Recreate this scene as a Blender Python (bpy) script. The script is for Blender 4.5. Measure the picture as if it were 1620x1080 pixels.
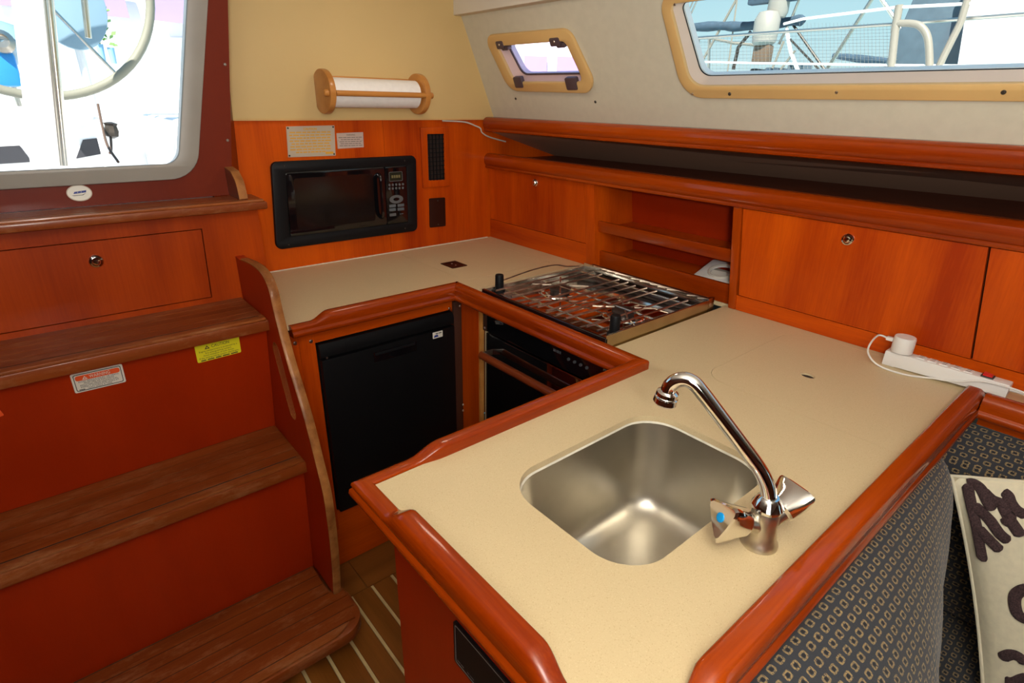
import bpy, bmesh, math, random
from mathutils import Vector, Matrix
random.seed(7)
for o in list(bpy.data.objects): bpy.data.objects.remove(o)
scene = bpy.context.scene
C = scene.collection
PI = math.pi
# ------------------------------------------------------------------ camera
YAW, PIT, ROL, FPX, EYE = math.radians(40.49), math.radians(-23.12), math.radians(1.21), 889.2, 1.47
fw = Vector((math.sin(YAW)*math.cos(PIT), math.cos(YAW)*math.cos(PIT), math.sin(PIT)))
r0 = fw.cross(Vector((0, 0, 1))).normalized(); u0 = r0.cross(fw)
rt = math.cos(ROL)*r0 + math.sin(ROL)*u0; up = -math.sin(ROL)*r0 + math.cos(ROL)*u0
cam = bpy.data.cameras.new('camera'); camo = bpy.data.objects.new('camera', cam); C.objects.link(camo)
m = Matrix.Identity(4)
for i in range(3): m[i][0], m[i][1], m[i][2] = rt[i], up[i], -fw[i]
m[2][3] = EYE
camo.matrix_world = m
cam.sensor_width = 36; cam.lens = 36*FPX/1620; cam.clip_start = .02; cam.clip_end = 500
scene.camera = camo
EYEV = Vector((0, 0, EYE))
def ray(x, y): return rt*((x-810)/FPX) + up*((540-y)/FPX) + fw
def wz(x, y, z): d = ray(x, y); return EYEV + d*((z-EYE)/d.z)      # pixel seen on a level at height z
def wy(x, y, Y): d = ray(x, y); return EYEV + d*(Y/d.y)            # pixel seen on an athwartships face
def wx(x, y, X): d = ray(x, y); return EYEV + d*(X/d.x)            # pixel seen on a fore-and-aft face
def wpl(x, y, p, n):
    d = ray(x, y); return EYEV + d*((p-EYEV).dot(n)/d.dot(n))
# ------------------------------------------------------------------ view, world, sun, lamps
vs = scene.view_settings
vs.view_transform = 'Standard'; vs.look = 'None'; vs.gamma = 1; vs.exposure = -0.5; vs.use_curve_mapping = False
w = bpy.data.worlds.new('world'); scene.world = w; w.use_nodes = True
nt = w.node_tree; nt.nodes.clear()
out = nt.nodes.new('ShaderNodeOutputWorld'); bg = nt.nodes.new('ShaderNodeBackground')
tc = nt.nodes.new('ShaderNodeTexCoord'); sx = nt.nodes.new('ShaderNodeSeparateXYZ'); cr = nt.nodes.new('ShaderNodeValToRGB')
cr.color_ramp.elements[0].position = 0.0; cr.color_ramp.elements[0].color = (.70, .87, .90, 1)
cr.color_ramp.elements[1].position = 0.45; cr.color_ramp.elements[1].color = (.20, .48, .80, 1)
e = cr.color_ramp.elements.new(.10); e.color = (.56, .85, .94, 1)
nt.links.new(tc.outputs['Generated'], sx.inputs[0]); nt.links.new(sx.outputs[2], cr.inputs[0])
nt.links.new(cr.outputs[0], bg.inputs[0]); nt.links.new(bg.outputs[0], out.inputs[0]); bg.inputs[1].default_value = 1.5
def light(name, kind, loc, energy, color, size=.3, target=None, size_y=None):
    l = bpy.data.lights.new(name, kind); o = bpy.data.objects.new(name, l); C.objects.link(o)
    o.location = loc; l.energy = energy; l.color = color
    if kind == 'AREA':
        l.size = size
        if size_y: l.shape = 'RECTANGLE'; l.size_y = size_y
    elif kind in ('POINT', 'SPOT'): l.shadow_soft_size = size
    if target is not None: o.rotation_euler = (Vector(target)-Vector(loc)).to_track_quat('-Z', 'Y').to_euler()
    return o
sun = light('sun', 'SUN', (0, 0, 10), 16.0, (1, .96, .9)); sun.rotation_euler = Vector((.55, .45, -.75)).to_track_quat('-Z', 'Y').to_euler(); sun.data.angle = .01
light('flash_at_ceiling', 'AREA', (-.06, -.16, 1.52), 34, (1, .97, .93), .10, (.12, .02, 1.86))
light('ceiling_bounce_fill', 'AREA', (.10, -.15, 1.84), 8, (1, .955, .88), .36, (.45, .75, .6))  # added fill under the ceiling, standing in for flash bounced off it
light('bounced_flash', 'AREA', (-.45, -.55, 1.62), 11, (1, .96, .90), .65, (.7, 1.1, .9))
light('galley_ceiling_lamp', 'AREA', (.95, 1.42, 1.835), 1.7, (1, .80, .62), .16, (.92, 1.45, .5))
# ------------------------------------------------------------------ materials
MATS = {}
def new_mat(name):
    mt = bpy.data.materials.new(name); mt.use_nodes = True; n = mt.node_tree; n.nodes.clear()
    o = n.nodes.new('ShaderNodeOutputMaterial'); b = n.nodes.new('ShaderNodeBsdfPrincipled')
    n.links.new(b.outputs[0], o.inputs[0]); MATS[name] = mt
    return mt, n, b
def plain(name, col, rough=.5, metal=0, coat=0, spec=.5, noise=0, nscale=30, bump=0):
    mt, n, b = new_mat(name)
    b.inputs['Base Color'].default_value = (*col, 1); b.inputs['Roughness'].default_value = rough
    b.inputs['Metallic'].default_value = metal; b.inputs['Coat Weight'].default_value = coat
    b.inputs['Coat Roughness'].default_value = .12; b.inputs['Specular IOR Level'].default_value = spec
    if noise or bump:
        t = n.nodes.new('ShaderNodeTexCoord'); z = n.nodes.new('ShaderNodeTexNoise'); z.inputs['Scale'].default_value = nscale; z.inputs['Detail'].default_value = 4
        n.links.new(t.outputs['Object'], z.inputs['Vector'])
        if noise:
            r = n.nodes.new('ShaderNodeValToRGB')
            r.color_ramp.elements[0].position = .3; r.color_ramp.elements[1].position = .7
            r.color_ramp.elements[0].color = tuple(c*(1-noise) for c in col)+(1,); r.color_ramp.elements[1].color = tuple(min(1, c*(1+noise)) for c in col)+(1,)
            n.links.new(z.outputs[0], r.inputs[0]); n.links.new(r.outputs[0], b.inputs['Base Color'])
        if bump:
            bp = n.nodes.new('ShaderNodeBump'); bp.inputs['Strength'].default_value = bump; bp.inputs['Distance'].default_value = .002
            n.links.new(z.outputs[0], bp.inputs['Height']); n.links.new(bp.outputs[0], b.inputs['Normal'])
    return mt
def wood(name, dark, light_, axis, rough=.35, coat=.5, fine=1.0, contrast=1.0, scuff=0, crough=.16):
    """varnished timber, the grain running along the given axis"""
    mt, n, b = new_mat(name)
    t = n.nodes.new('ShaderNodeTexCoord'); geo = n.nodes.new('ShaderNodeNewGeometry')
    def mapped(s_across, s_along):
        mp = n.nodes.new('ShaderNodeMapping'); s = [s_across]*3; s[axis] = s_along
        mp.inputs['Scale'].default_value = s; n.links.new(geo.outputs['Position'], mp.inputs[0]); return mp
    a = mapped(8*fine, .7*fine); nz = n.nodes.new('ShaderNodeTexNoise'); nz.inputs['Scale'].default_value = 1; nz.inputs['Detail'].default_value = 5; nz.inputs['Distortion'].default_value = .4
    n.links.new(a.outputs[0], nz.inputs[0])
    c = mapped(260*fine, 9*fine); nf = n.nodes.new('ShaderNodeTexNoise'); nf.inputs['Scale'].default_value = 1; nf.inputs['Detail'].default_value = 3
    n.links.new(c.outputs[0], nf.inputs[0])
    mx = n.nodes.new('ShaderNodeMix'); mx.data_type = 'FLOAT'; mx.inputs[0].default_value = .20
    n.links.new(nz.outputs[0], mx.inputs[2]); n.links.new(nf.outputs[0], mx.inputs[3])
    r = n.nodes.new('ShaderNodeValToRGB'); h = .22/contrast
    r.color_ramp.elements[0].position = .5-h; r.color_ramp.elements[1].position = .5+h
    r.color_ramp.elements[0].color = (*dark, 1); r.color_ramp.elements[1].color = (*light_, 1)
    n.links.new(mx.outputs[0], r.inputs[0])
    last = r.outputs[0]
    if scuff:
        ns = n.nodes.new('ShaderNodeTexNoise'); ns.inputs['Scale'].default_value = 16; ns.inputs['Detail'].default_value = 8; ns.inputs['Roughness'].default_value = .75
        sc = mapped(1.5, .5); n.links.new(sc.outputs[0], ns.inputs[0])
        rr = n.nodes.new('ShaderNodeValToRGB'); rr.color_ramp.elements[0].position = .50; rr.color_ramp.elements[1].position = .72
        rr.color_ramp.elements[0].color = (0, 0, 0, 1); rr.color_ramp.elements[1].color = (scuff, scuff, scuff, 1)
        n.links.new(ns.outputs[0], rr.inputs[0])
        m2 = n.nodes.new('ShaderNodeMix'); m2.data_type = 'RGBA'; m2.inputs[7].default_value = (.36, .16, .065, 1)
        n.links.new(rr.outputs[0], m2.inputs[0]); n.links.new(last, m2.inputs[6]); last = m2.outputs[2]
    n.links.new(last, b.inputs['Base Color'])
    b.inputs['Roughness'].default_value = rough; b.inputs['Coat Weight'].default_value = coat; b.inputs['Coat Roughness'].default_value = crough; b.inputs['Specular IOR Level'].default_value = .16
    bp = n.nodes.new('ShaderNodeBump'); bp.inputs['Strength'].default_value = .05; bp.inputs['Distance'].default_value = .001
    n.links.new(nf.outputs[0], bp.inputs['Height']); n.links.new(bp.outputs[0], b.inputs['Normal'])
    return mt
RD, RL = (.33, .028, .0007), (.62, .090, .0016)
for ax, nm in enumerate('xyz'):
    wood('wood_'+nm, RD, RL, ax, .38, .12, 1.0, 1.45)
    wood('rail_'+nm, (.185, .0165, .0005), (.40, .055, .0013), ax, .26, .42, 1.3, 1.3, 0, .07)
wood('stair_front_shaded', (.25, .024, .0007), (.44, .055, .0014), 2, .4, .12, 1.0, 1.3)  # darker copy of the door wood: dimmer light aft put into the colour
wood('riser', (.27, .015, .0005), (.38, .026, .0008), 2, .45, .08, 1.0, .7)
wood('tread', (.13, .021, .003), (.26, .056, .009), 0, .42, .25, 1.4, 1.2, .6)
wood('surround', (.125, .013, .004), (.17, .020, .005), 2, .4, .2, 1.0, .7)
wood('step_end', (.11, .016, .004), (.17, .028, .005), 2, .4, .35)
wood('worn_edge', (.17, .050, .010), (.42, .17, .045), 1, .5, .15, 2.5, 1.4, .3)
wood('holder_wood', (.42, .16, .03), (.62, .28, .07), 0, .35, .5, 2.0)
wood('teak_floor', (.16, .050, .007), (.30, .105, .018), 1, .4, .3, 1.6)
wood('teak_cross', (.14, .042, .007), (.26, .090, .016), 0, .4, .3, 1.6)
wood('oven_bar', (.15, .025, .006), (.24, .045, .010), 1, .3, .6)
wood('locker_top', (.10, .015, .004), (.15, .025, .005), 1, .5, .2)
wood('tread_nose', (.15, .030, .005), (.33, .095, .022), 0, .38, .35, 1.6, 1.3, .7)
plain('holly', (.62, .47, .22), .45, noise=.1)
plain('joint', (.02, .008, .004), .8)
plain('cream_aft', (.66, .475, .205), .55, spec=.3, noise=.02, nscale=5, bump=.1)
plain('cream_side', (.60, .56, .43), .7, spec=.25, noise=.03, nscale=40, bump=.25)
plain('cream_ceiling', (.74, .70, .60), .6, noise=.02, nscale=8)
plain('tan_frame', (.66, .42, .16), .4, noise=.03, nscale=6)
plain('pale_flange', (.62, .50, .40), .45)
plain('pink_flange', (.62, .42, .36), .4)
plain('black_plastic', (.006, .006, .007), .5, spec=.18)
plain('black_gloss', (.004, .004, .005), .06, spec=.8)
plain('mw_glass', (.006, .005, .005), .12, spec=.6)
plain('fridge_black', (.004, .004, .0045), .45, spec=.15)
plain('oven_glass', (.004, .003, .003), .03, spec=1.0); MATS['oven_glass'].node_tree.nodes['Principled BSDF'].inputs['IOR'].default_value = 2.3
plain('dark_hinge', (.085, .055, .06), .45)
plain('outlet_brown', (.030, .007, .004), .45, spec=.15)
plain('bracket_dark', (.05, .02, .012), .4)
plain('chrome', (.85, .84, .82), .07, 1)
plain('brushed', (.62, .58, .50), .33, 1, noise=.05, nscale=14)
plain('stainless', (.60, .55, .47), .26, 1, noise=.08, nscale=9)
plain('stove_mirror', (.82, .79, .74), .09, 1, noise=.05, nscale=14)
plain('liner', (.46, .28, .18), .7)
plain('grate', (.50, .41, .33), .32, 1, noise=.3, nscale=50)
plain('burner_dark', (.05, .035, .03), .4, .6)
plain('brass_steel', (.50, .40, .24), .22, 1, noise=.15, nscale=16)
plain('screw', (.55, .5, .43), .3, 1)
plain('dark_screw', (.06, .05, .04), .4, .5)
plain('caulk', (.72, .68, .56), .6, noise=.1, nscale=60)
plain('white_plastic', (.78, .76, .72), .35)
plain('cable_white', (.80, .78, .73), .45)
plain('paper', (.86, .84, .80), .9, noise=.03, nscale=60, bump=.4)
plain('card', (.58, .54, .46), .7)
plain('red_switch', (.65, .02, .02), .3)
plain('frame_grey', (.30, .275, .235), .45, noise=.06, nscale=7)
plain('oven_cream', (.66, .55, .33), .5)
plain('plaque', (.55, .47, .36), .4, .2)
plain('plaque2', (.54, .42, .36), .45, .1)
plain('plaque_yellow', (.72, .38, .04), .5)
plain('ink', (.03, .03, .03), .6)
plain('ink_soft', (.17, .15, .14), .6)
plain('sticker_white', (.80, .76, .66), .45)
plain('sticker_yellow', (.80, .72, .02), .45)
plain('sticker_red', (.82, .10, .02), .45)
plain('sticker_blue', (.01, .03, .22), .4)
plain('button_grey', (.10, .105, .11), .4)
plain('button_blue', (.09, .11, .125), .4)
plain('display', (.02, .022, .014), .2)
plain('display_digit', (.15, .13, .05), .5)
plain('blue_dot', (.0, .32, .80), .4)
plain('pillow_cloth', (.84, .77, .57), .9, noise=.05, nscale=90, bump=.35)
plain('pillow_piping', (.78, .72, .55), .9, noise=.05, nscale=60)
plain('tuft', (.055, .030, .032), 1.0, noise=.6, nscale=420, bump=1.0)
plain('fibreglass', (.86, .86, .85), .35)
plain('dark_recess', (.03, .03, .035), .6)
plain('wheel_leather', (.22, .215, .16), .6)
plain('canvas_blue', (.045, .08, .115), .85, noise=.2, nscale=20)
plain('canvas_grey', (.085, .125, .155), .85, noise=.12, nscale=12)
plain('hull_white', (.86, .86, .86), .4)
plain('grey_board', (.22, .34, .42), .5)
plain('bright_blue', (.02, .25, .65), .5)
plain('boat_blue', (.22, .42, .60), .6)
plain('boat_purple', (.40, .30, .58), .6)
plain('rope_brown', (.10, .06, .04), .8)
plain('greenery', (.16, .30, .08), .8)
plain('rail_tan', (.26, .235, .19), .4)
plain('motor_white', (.32, .30, .26), .4)
plain('motor_orange', (.16, .10, .06), .5)
plain('water', (.36, .55, .58), .25, noise=.12, nscale=3)
plain('shell_wood', (.16, .035, .008), .4, coat=.3)
def counter_mat():
    mt, n, b = new_mat('counter')
    g = n.nodes.new('ShaderNodeNewGeometry')
    v = n.nodes.new('ShaderNodeTexNoise'); v.inputs['Scale'].default_value = 620; v.inputs['Detail'].default_value = 2
    n.links.new(g.outputs['Position'], v.inputs[0])
    r = n.nodes.new('ShaderNodeValToRGB'); r.color_ramp.elements[0].position = .27; r.color_ramp.elements[1].position = .40
    r.color_ramp.elements[0].color = (.51, .375, .20, 1); r.color_ramp.elements[1].color = (.62, .49, .285, 1)
    e = r.color_ramp.elements.new(.62); e.color = (.62, .49, .285, 1)
    e = r.color_ramp.elements.new(.74); e.color = (.69, .57, .35, 1)
    n.links.new(v.outputs[0], r.inputs[0]); n.links.new(r.outputs[0], b.inputs['Base Color'])
    b.inputs['Roughness'].default_value = .42; b.inputs['Specular IOR Level'].default_value = .35
counter_mat()
def fabric_mat():
    """woven blue-grey cloth with rows of small tan square rings, laid out on the UV map in metres"""
    mt, n, b = new_mat('settee_fabric')
    uv = n.nodes.new('ShaderNodeUVMap'); sp = n.nodes.new('ShaderNodeSeparateXYZ'); n.links.new(uv.outputs[0], sp.inputs[0])
    def M(op, a, b_=None, c=None):
        k = n.nodes.new('ShaderNodeMath'); k.operation = op
        for i, q in enumerate((a, b_, c)):
            if q is None: continue
            if isinstance(q, (int, float)): k.inputs[i].default_value = q
            else: n.links.new(q, k.inputs[i])
        return k.outputs[0]
    P_ = .0195; PV = .0150
    row = M('FLOOR', M('DIVIDE', sp.outputs[1], PV))
    off = M('MULTIPLY', M('MODULO', row, 2), .5)
    cx = M('ABSOLUTE', M('SUBTRACT', M('FRACT', M('ADD', M('DIVIDE', sp.outputs[0], P_), off)), .5))
    cy = M('ABSOLUTE', M('SUBTRACT', M('FRACT', M('DIVIDE', sp.outputs[1], PV)), .5))
    d = M('POWER', M('ADD', M('POWER', cx, 4), M('POWER', cy, 4)), .25)
    ring = M('MULTIPLY', M('GREATER_THAN', d, .17), M('LESS_THAN', d, .32))
    core = M('LESS_THAN', d, .12)
    nz = n.nodes.new('ShaderNodeTexNoise'); nz.inputs['Scale'].default_value = 700; mpf = n.nodes.new('ShaderNodeMapping'); mpf.inputs['Scale'].default_value = (1.6, .5, 1); n.links.new(uv.outputs[0], mpf.inputs[0]); n.links.new(mpf.outputs[0], nz.inputs[0])
    thread = M('GREATER_THAN', nz.outputs[0], .47)
    mask = M('MULTIPLY', ring, thread)
    m1 = n.nodes.new('ShaderNodeMix'); m1.data_type = 'RGBA'
    m1.inputs[6].default_value = (.026, .030, .039, 1); m1.inputs[7].default_value = (.34, .235, .10, 1)
    n.links.new(mask, m1.inputs[0])
    m2 = n.nodes.new('ShaderNodeMix'); m2.data_type = 'RGBA'; m2.inputs[7].default_value = (.006, .006, .008, 1)
    n.links.new(core, m2.inputs[0]); n.links.new(m1.outputs[2], m2.inputs[6])
    n.links.new(m2.outputs[2], b.inputs['Base Color']); b.inputs['Roughness'].default_value = .9
    b.inputs['Sheen Weight'].default_value = .15
    bp = n.nodes.new('ShaderNodeBump'); bp.inputs['Strength'].default_value = .4; bp.inputs['Distance'].default_value = .001
    n.links.new(nz.outputs[0], bp.inputs['Height']); n.links.new(bp.outputs[0], b.inputs['Normal'])
fabric_mat()
def glass_mat(name, tint, gloss=.06):
    mt = bpy.data.materials.new(name); mt.use_nodes = True; n = mt.node_tree; n.nodes.clear(); MATS[name] = mt
    o = n.nodes.new('ShaderNodeOutputMaterial'); t = n.nodes.new('ShaderNodeBsdfTransparent'); g = n.nodes.new('ShaderNodeBsdfGlossy'); x = n.nodes.new('ShaderNodeMixShader')
    t.inputs[0].default_value = (*tint, 1); g.inputs['Roughness'].default_value = .03; x.inputs[0].default_value = gloss
    n.links.new(t.outputs[0], x.inputs[1]); n.links.new(g.outputs[0], x.inputs[2]); n.links.new(x.outputs[0], o.inputs[0])
glass_mat('pane_clear', (.96, .98, .97), .03); glass_mat('pane_violet', (.93, .86, .97), .03)
# ------------------------------------------------------------------ mesh helpers
def wloc(o):
    v = Vector((0, 0, 0))
    while o is not None: v += Vector(o.location); o = o.parent
    return v
def tag(o, label=None, cat=None, group=None, kind=None):
    for k, v in (('label', label), ('category', cat), ('group', group), ('kind', kind)):
        if v: o[k] = v
    return o
def thing(name, label, cat, loc, group=None):
    o = bpy.data.objects.new(name, None); C.objects.link(o); o.location = loc; o.empty_display_size = .05
    return tag(o, label, cat, group)
class G:
    """collects geometry in world coordinates; build() links it as ONE mesh object"""
    def __init__(s): s.v = []; s.f = []
    def add(s, vs_, fs):
        k = len(s.v); s.v += [Vector(p) for p in vs_]; s.f += [tuple(i+k for i in f) for f in fs]; return s
    def box(s, x0, x1, y0, y1, z0, z1):
        return s.hexa([(x0, y0, z0), (x1, y0, z0), (x1, y1, z0), (x0, y1, z0)], [(x0, y0, z1), (x1, y0, z1), (x1, y1, z1), (x0, y1, z1)])
    def hexa(s, bot, top):
        return s.add(list(bot)+list(top), [(3, 2, 1, 0), (4, 5, 6, 7), (0, 1, 5, 4), (1, 2, 6, 5), (2, 3, 7, 6), (3, 0, 4, 7)])
    def prism(s, pts, a, b, axis):
        """polygon pts (two coordinates) swept from a to b along axis"""
        def P(p, t): return {0: (t, p[0], p[1]), 1: (p[0], t, p[1]), 2: (p[0], p[1], t)}[axis]
        n = len(pts)
        return s.add([P(p, a) for p in pts]+[P(p, b) for p in pts], [tuple(range(n))[::-1], tuple(range(n, 2*n))]+[(i, (i+1) % n, n+(i+1) % n, n+i) for i in range(n)])
    def rings(s, rs, cap0=True, cap1=True):
        n = len(rs[0]); vs_ = [p for r in rs for p in r]; fs = []
        for k in range(len(rs)-1):
            for i in range(n): fs.append((k*n+i, k*n+(i+1) % n, (k+1)*n+(i+1) % n, (k+1)*n+i))
        if cap0: fs.append(tuple(range(n))[::-1])
        if cap1: fs.append(tuple((len(rs)-1)*n+i for i in range(n)))
        return s.add(vs_, fs)
    def lathe(s, o, axis, prof, n=20, cap0=True, cap1=True, shape=None):
        """prof: (radius, distance along axis)"""
        o = Vector(o); a = Vector(axis).normalized(); q = a.orthogonal().normalized(); p = a.cross(q)
        rs = []
        for j, (r, h) in enumerate(prof):
            rs.append([o+a*h+(q*math.cos(2*PI*i/n)+p*math.sin(2*PI*i/n))*(r*(shape(2*PI*i/n, j) if shape else 1)) for i in range(n)])
        return s.rings(rs, cap0, cap1)
    def tube(s, pts, rad, n=8, closed=False):
        pts = [Vector(p) for p in pts]; rs = []; prev = None; N = len(pts)
        for i, p in enumerate(pts):
            if closed: d = pts[(i+1) % N]-pts[i-1]
            else: d = pts[min(i+1, N-1)]-pts[max(i-1, 0)]
            d.normalize()
            if prev is None: q = d.orthogonal().normalized()
            else:
                q = prev-d*prev.dot(d); q.normalize()
            prev = q; b = d.cross(q); r = rad[i] if isinstance(rad, (list, tuple)) else rad
            rs.append([p+(q*math.cos(2*PI*k/n)+b*math.sin(2*PI*k/n))*r for k in range(n)])
        if closed: return s.rings(rs+[rs[0]], False, False)
        return s.rings(rs)
    def build(s, name, mat, parent=None, bevel=0, segs=2, smooth=35, origin=None):
        me = bpy.data.meshes.new(name); bm = bmesh.new()
        base = wloc(parent) if parent is not None else Vector((0, 0, 0))
        if parent is None:
            if origin is None:
                xs = [p.x for p in s.v]; ys = [p.y for p in s.v]; zs = [p.z for p in s.v]
                origin = Vector(((min(xs)+max(xs))/2, (min(ys)+max(ys))/2, min(zs)))
            base = Vector(origin)
        bv = [bm.verts.new(p-base) for p in s.v]
        for f in s.f:
            try: bm.faces.new([bv[i] for i in f])
            except ValueError: pass
        bmesh.ops.remove_doubles(bm, verts=bm.verts, dist=1e-6)
        if bevel:
            bm.normal_update()
            es = [e for e in bm.edges if len(e.link_faces) == 2 and e.calc_face_angle(0) > .6]
            bmesh.ops.bevel(bm, geom=es, offset=bevel, segments=segs, profile=.6, affect='EDGES', clamp_overlap=True)
        bmesh.ops.recalc_face_normals(bm, faces=bm.faces)
        for f in bm.faces: f.smooth = True
        bm.to_mesh(me); bm.free(); me.set_sharp_from_angle(angle=math.radians(smooth))
        me.materials.append(MATS[mat])
        o = bpy.data.objects.new(name, me); C.objects.link(o)
        if parent is None: o.location = base
        else: o.parent = parent
        return o
def bez(pts, n=10):
    """Catmull-Rom through the points"""
    pts = [Vector(p) for p in pts]; out = []
    for i in range(len(pts)-1):
        p0 = pts[max(i-1, 0)]; p1 = pts[i]; p2 = pts[i+1]; p3 = pts[min(i+2, len(pts)-1)]
        for k in range(n):
            t = k/n; out.append(.5*((2*p1)+(p2-p0)*t+(2*p0-5*p1+4*p2-p3)*t*t+(3*p1-p0-3*p2+p3)*t**3))
    return out+[pts[-1]]
def roundpoly(pts, rad, n=6):
    """rounded 2D polygon; rad a number or a list"""
    out = []; N = len(pts)
    for i in range(N):
        p = Vector(pts[i]); a = Vector(pts[i-1])-p; b = Vector(pts[(i+1) % N])-p; r = rad[i] if isinstance(rad, (list, tuple)) else rad
        if r <= 0: out.append(tuple(p)); continue
        la, lb = a.length, b.length; a.normalize(); b.normalize()
        ang = a.angle(b); d = min(r/math.tan(ang/2), la*.49, lb*.49); rr = d*math.tan(ang/2)
        c = p+(a+b).normalized()*(rr/math.sin(ang/2)); s0 = p+a*d-c; s1 = p+b*d-c
        for k in range(n+1):
            t = k/n; v = s0.lerp(s1, t); v = v.normalized()*rr; out.append(tuple(c+v))
    return out
def plate(name, outline, holes, depth, mat, parent, mtx, bevel=0, origin=None):
    """flat plate with holes: outline in the local XY plane, thickness depth below local z = 0; mtx puts it into the world"""
    cu = bpy.data.curves.new('tmp', 'CURVE'); cu.dimensions = '2D'; cu.fill_mode = 'BOTH'; cu.extrude = max(depth/2-bevel, 1e-5)
    cu.bevel_depth = bevel; cu.bevel_resolution = 1
    for loop in [outline]+list(holes):
        sp = cu.splines.new('POLY'); sp.points.add(len(loop)-1); sp.use_cyclic_u = True
        for p, q in zip(sp.points, loop): p.co = (q[0], q[1], 0, 1)
    to = bpy.data.objects.new('tmp', cu); C.objects.link(to)
    dg = bpy.context.evaluated_depsgraph_get(); me = bpy.data.meshes.new_from_object(to.evaluated_get(dg))
    g = G(); g.add([mtx @ (v.co-Vector((0, 0, depth/2))) for v in me.vertices], [tuple(p.vertices) for p in me.polygons])
    bpy.data.objects.remove(to); bpy.data.curves.remove(cu); bpy.data.meshes.remove(me)
    return g.build(name, mat, parent, origin=origin, smooth=30)
def frame_mtx(o, ex, ey):
    ex = Vector(ex).normalized(); ey = Vector(ey); ey = (ey-ex*ey.dot(ex)).normalized(); ez = ex.cross(ey); mm = Matrix.Identity(4)
    for i in range(3): mm[i][0], mm[i][1], mm[i][2], mm[i][3] = ex[i], ey[i], ez[i], o[i]
    return mm
def text(name, s, size, mtx, mat, parent, align='CENTER', shear=0, width=None, spacing=1.0, bold=0):
    cu = bpy.data.curves.new('tmp', 'FONT'); cu.body = s; cu.size = size; cu.align_x = align; cu.align_y = 'CENTER'; cu.shear = shear; cu.space_line = spacing; cu.offset = bold
    to = bpy.data.objects.new('tmp', cu); C.objects.link(to); dg = bpy.context.evaluated_depsgraph_get()
    me = bpy.data.meshes.new_from_object(to.evaluated_get(dg)); sx_ = 1
    if width and len(me.vertices):
        xs = [v.co.x for v in me.vertices]; sx_ = width/max(1e-6, max(xs)-min(xs))
    g = G(); g.add([mtx @ Vector((v.co.x*sx_, v.co.y, .0004)) for v in me.vertices], [tuple(p.vertices) for p in me.polygons])
    bpy.data.objects.remove(to); bpy.data.curves.remove(cu); bpy.data.meshes.remove(me)
    return g.build(name, mat, parent)
def rrect(x0, x1, y0, y1, r, n=6): return roundpoly([(x0, y0), (x1, y0), (x1, y1), (x0, y1)], r, n)
def print_line(name, width, height, mtx, mat, parent, words=5, seed=1):
    """a line of print too small to read: a row of word-long dashes"""
    rr = random.Random(seed); ws_ = [rr.uniform(.6, 1.5) for _ in range(words)]; gap = .22; k = width/(sum(ws_)+gap*(words-1)); x = -width/2; g = G()
    for w_ in ws_:
        g.add([mtx @ Vector((a, b, .0004)) for a, b in ((x, -height/2), (x+w_*k, -height/2), (x+w_*k, height/2), (x, height/2))], [(0, 1, 2, 3)]); x += (w_+gap)*k
    return g.build(name, mat, parent)
ID = Matrix.Identity(4)
def lift(z): return Matrix.Translation((0, 0, z))
def struct(o, label=None): return tag(o, label, None, None, 'structure')
def screw(name, p, nrm, r, mat, parent):
    return G().lathe(p, nrm, [(r, -.001), (r, .0008), (r*.7, .0022), (r*.25, .0024)], 10).build(name, mat, parent)
CT = .92        # worktop height
FL = .04        # cabin sole
# ================================================================== the setting
fl = struct(G().box(-1.6, 1.9, -2.2, 1.95, -.04, FL-.012).build('floor', 'joint'), 'teak and pale strip cabin sole')
XL = .613-.07*22; planks = []
base_p = base_s = None
for k in range(30):
    xa = XL+.07*k
    if xa > 1.0: break
    for nm, a, b, mt in (('plank', xa+.005, xa+.0648, 'teak_floor'), ('pale_strip', xa-.0043, xa+.0043, 'holly')):
        G().box(a, b, -2.15, 1.30, FL-.012, FL).build(nm, mt, fl, bevel=.0006, segs=1)
for k in range(6):
    G().box(.05+.16*k, .05+.16*k+.159, 1.3025, 1.45, FL-.012, FL).build('end_board', 'teak_cross', fl, bevel=.0006, segs=1)
# ceiling and the unseen half of the cabin
struct(G().box(-1.62, 1.36, -2.2, 1.96, 1.862, 1.92).build('ceiling', 'cream_ceiling'))
struct(G().box(1.335, 1.372, -2.2, 1.93, 1.752, 1.862).build('trim_1', 'cream_ceiling', bevel=.004), 'cream edge of the headliner above the cabin side')
struct(G().box(-1.66, -1.6, -2.2, 1.96, -.04, 1.92).build('wall_left', 'shell_wood'))
struct(G().box(-1.6, 1.95, -2.26, -2.2, -.04, 1.92).build('wall_front', 'shell_wood'))
# after bulkhead: two veneered panels, cream lining above
wa = struct(G().box(.44, 2.22, 1.946, 1.97, FL, 1.40).build('wall_aft', 'joint'), 'varnished wooden bulkhead behind the microwave')
G().box(.44, 1.0285, 1.94, 1.946, FL, 1.41).build('panel', 'wood_z', wa)
G().box(1.0297, 2.20, 1.94, 1.946, FL, 1.41).build('panel', 'wood_z', wa)
wb = struct(G().box(.505, 1.62, 1.929, 1.96, 1.404, 1.87).build('wall_aft_upper', 'cream_aft', bevel=.003), 'cream lining above the wooden bulkhead')
G().prism([(1.927, 1.400), (1.94, 1.400), (1.94, 1.406), (1.927, 1.406)], .45, 1.50, 0).build('staple_strip', 'tan_frame', wb)
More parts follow.
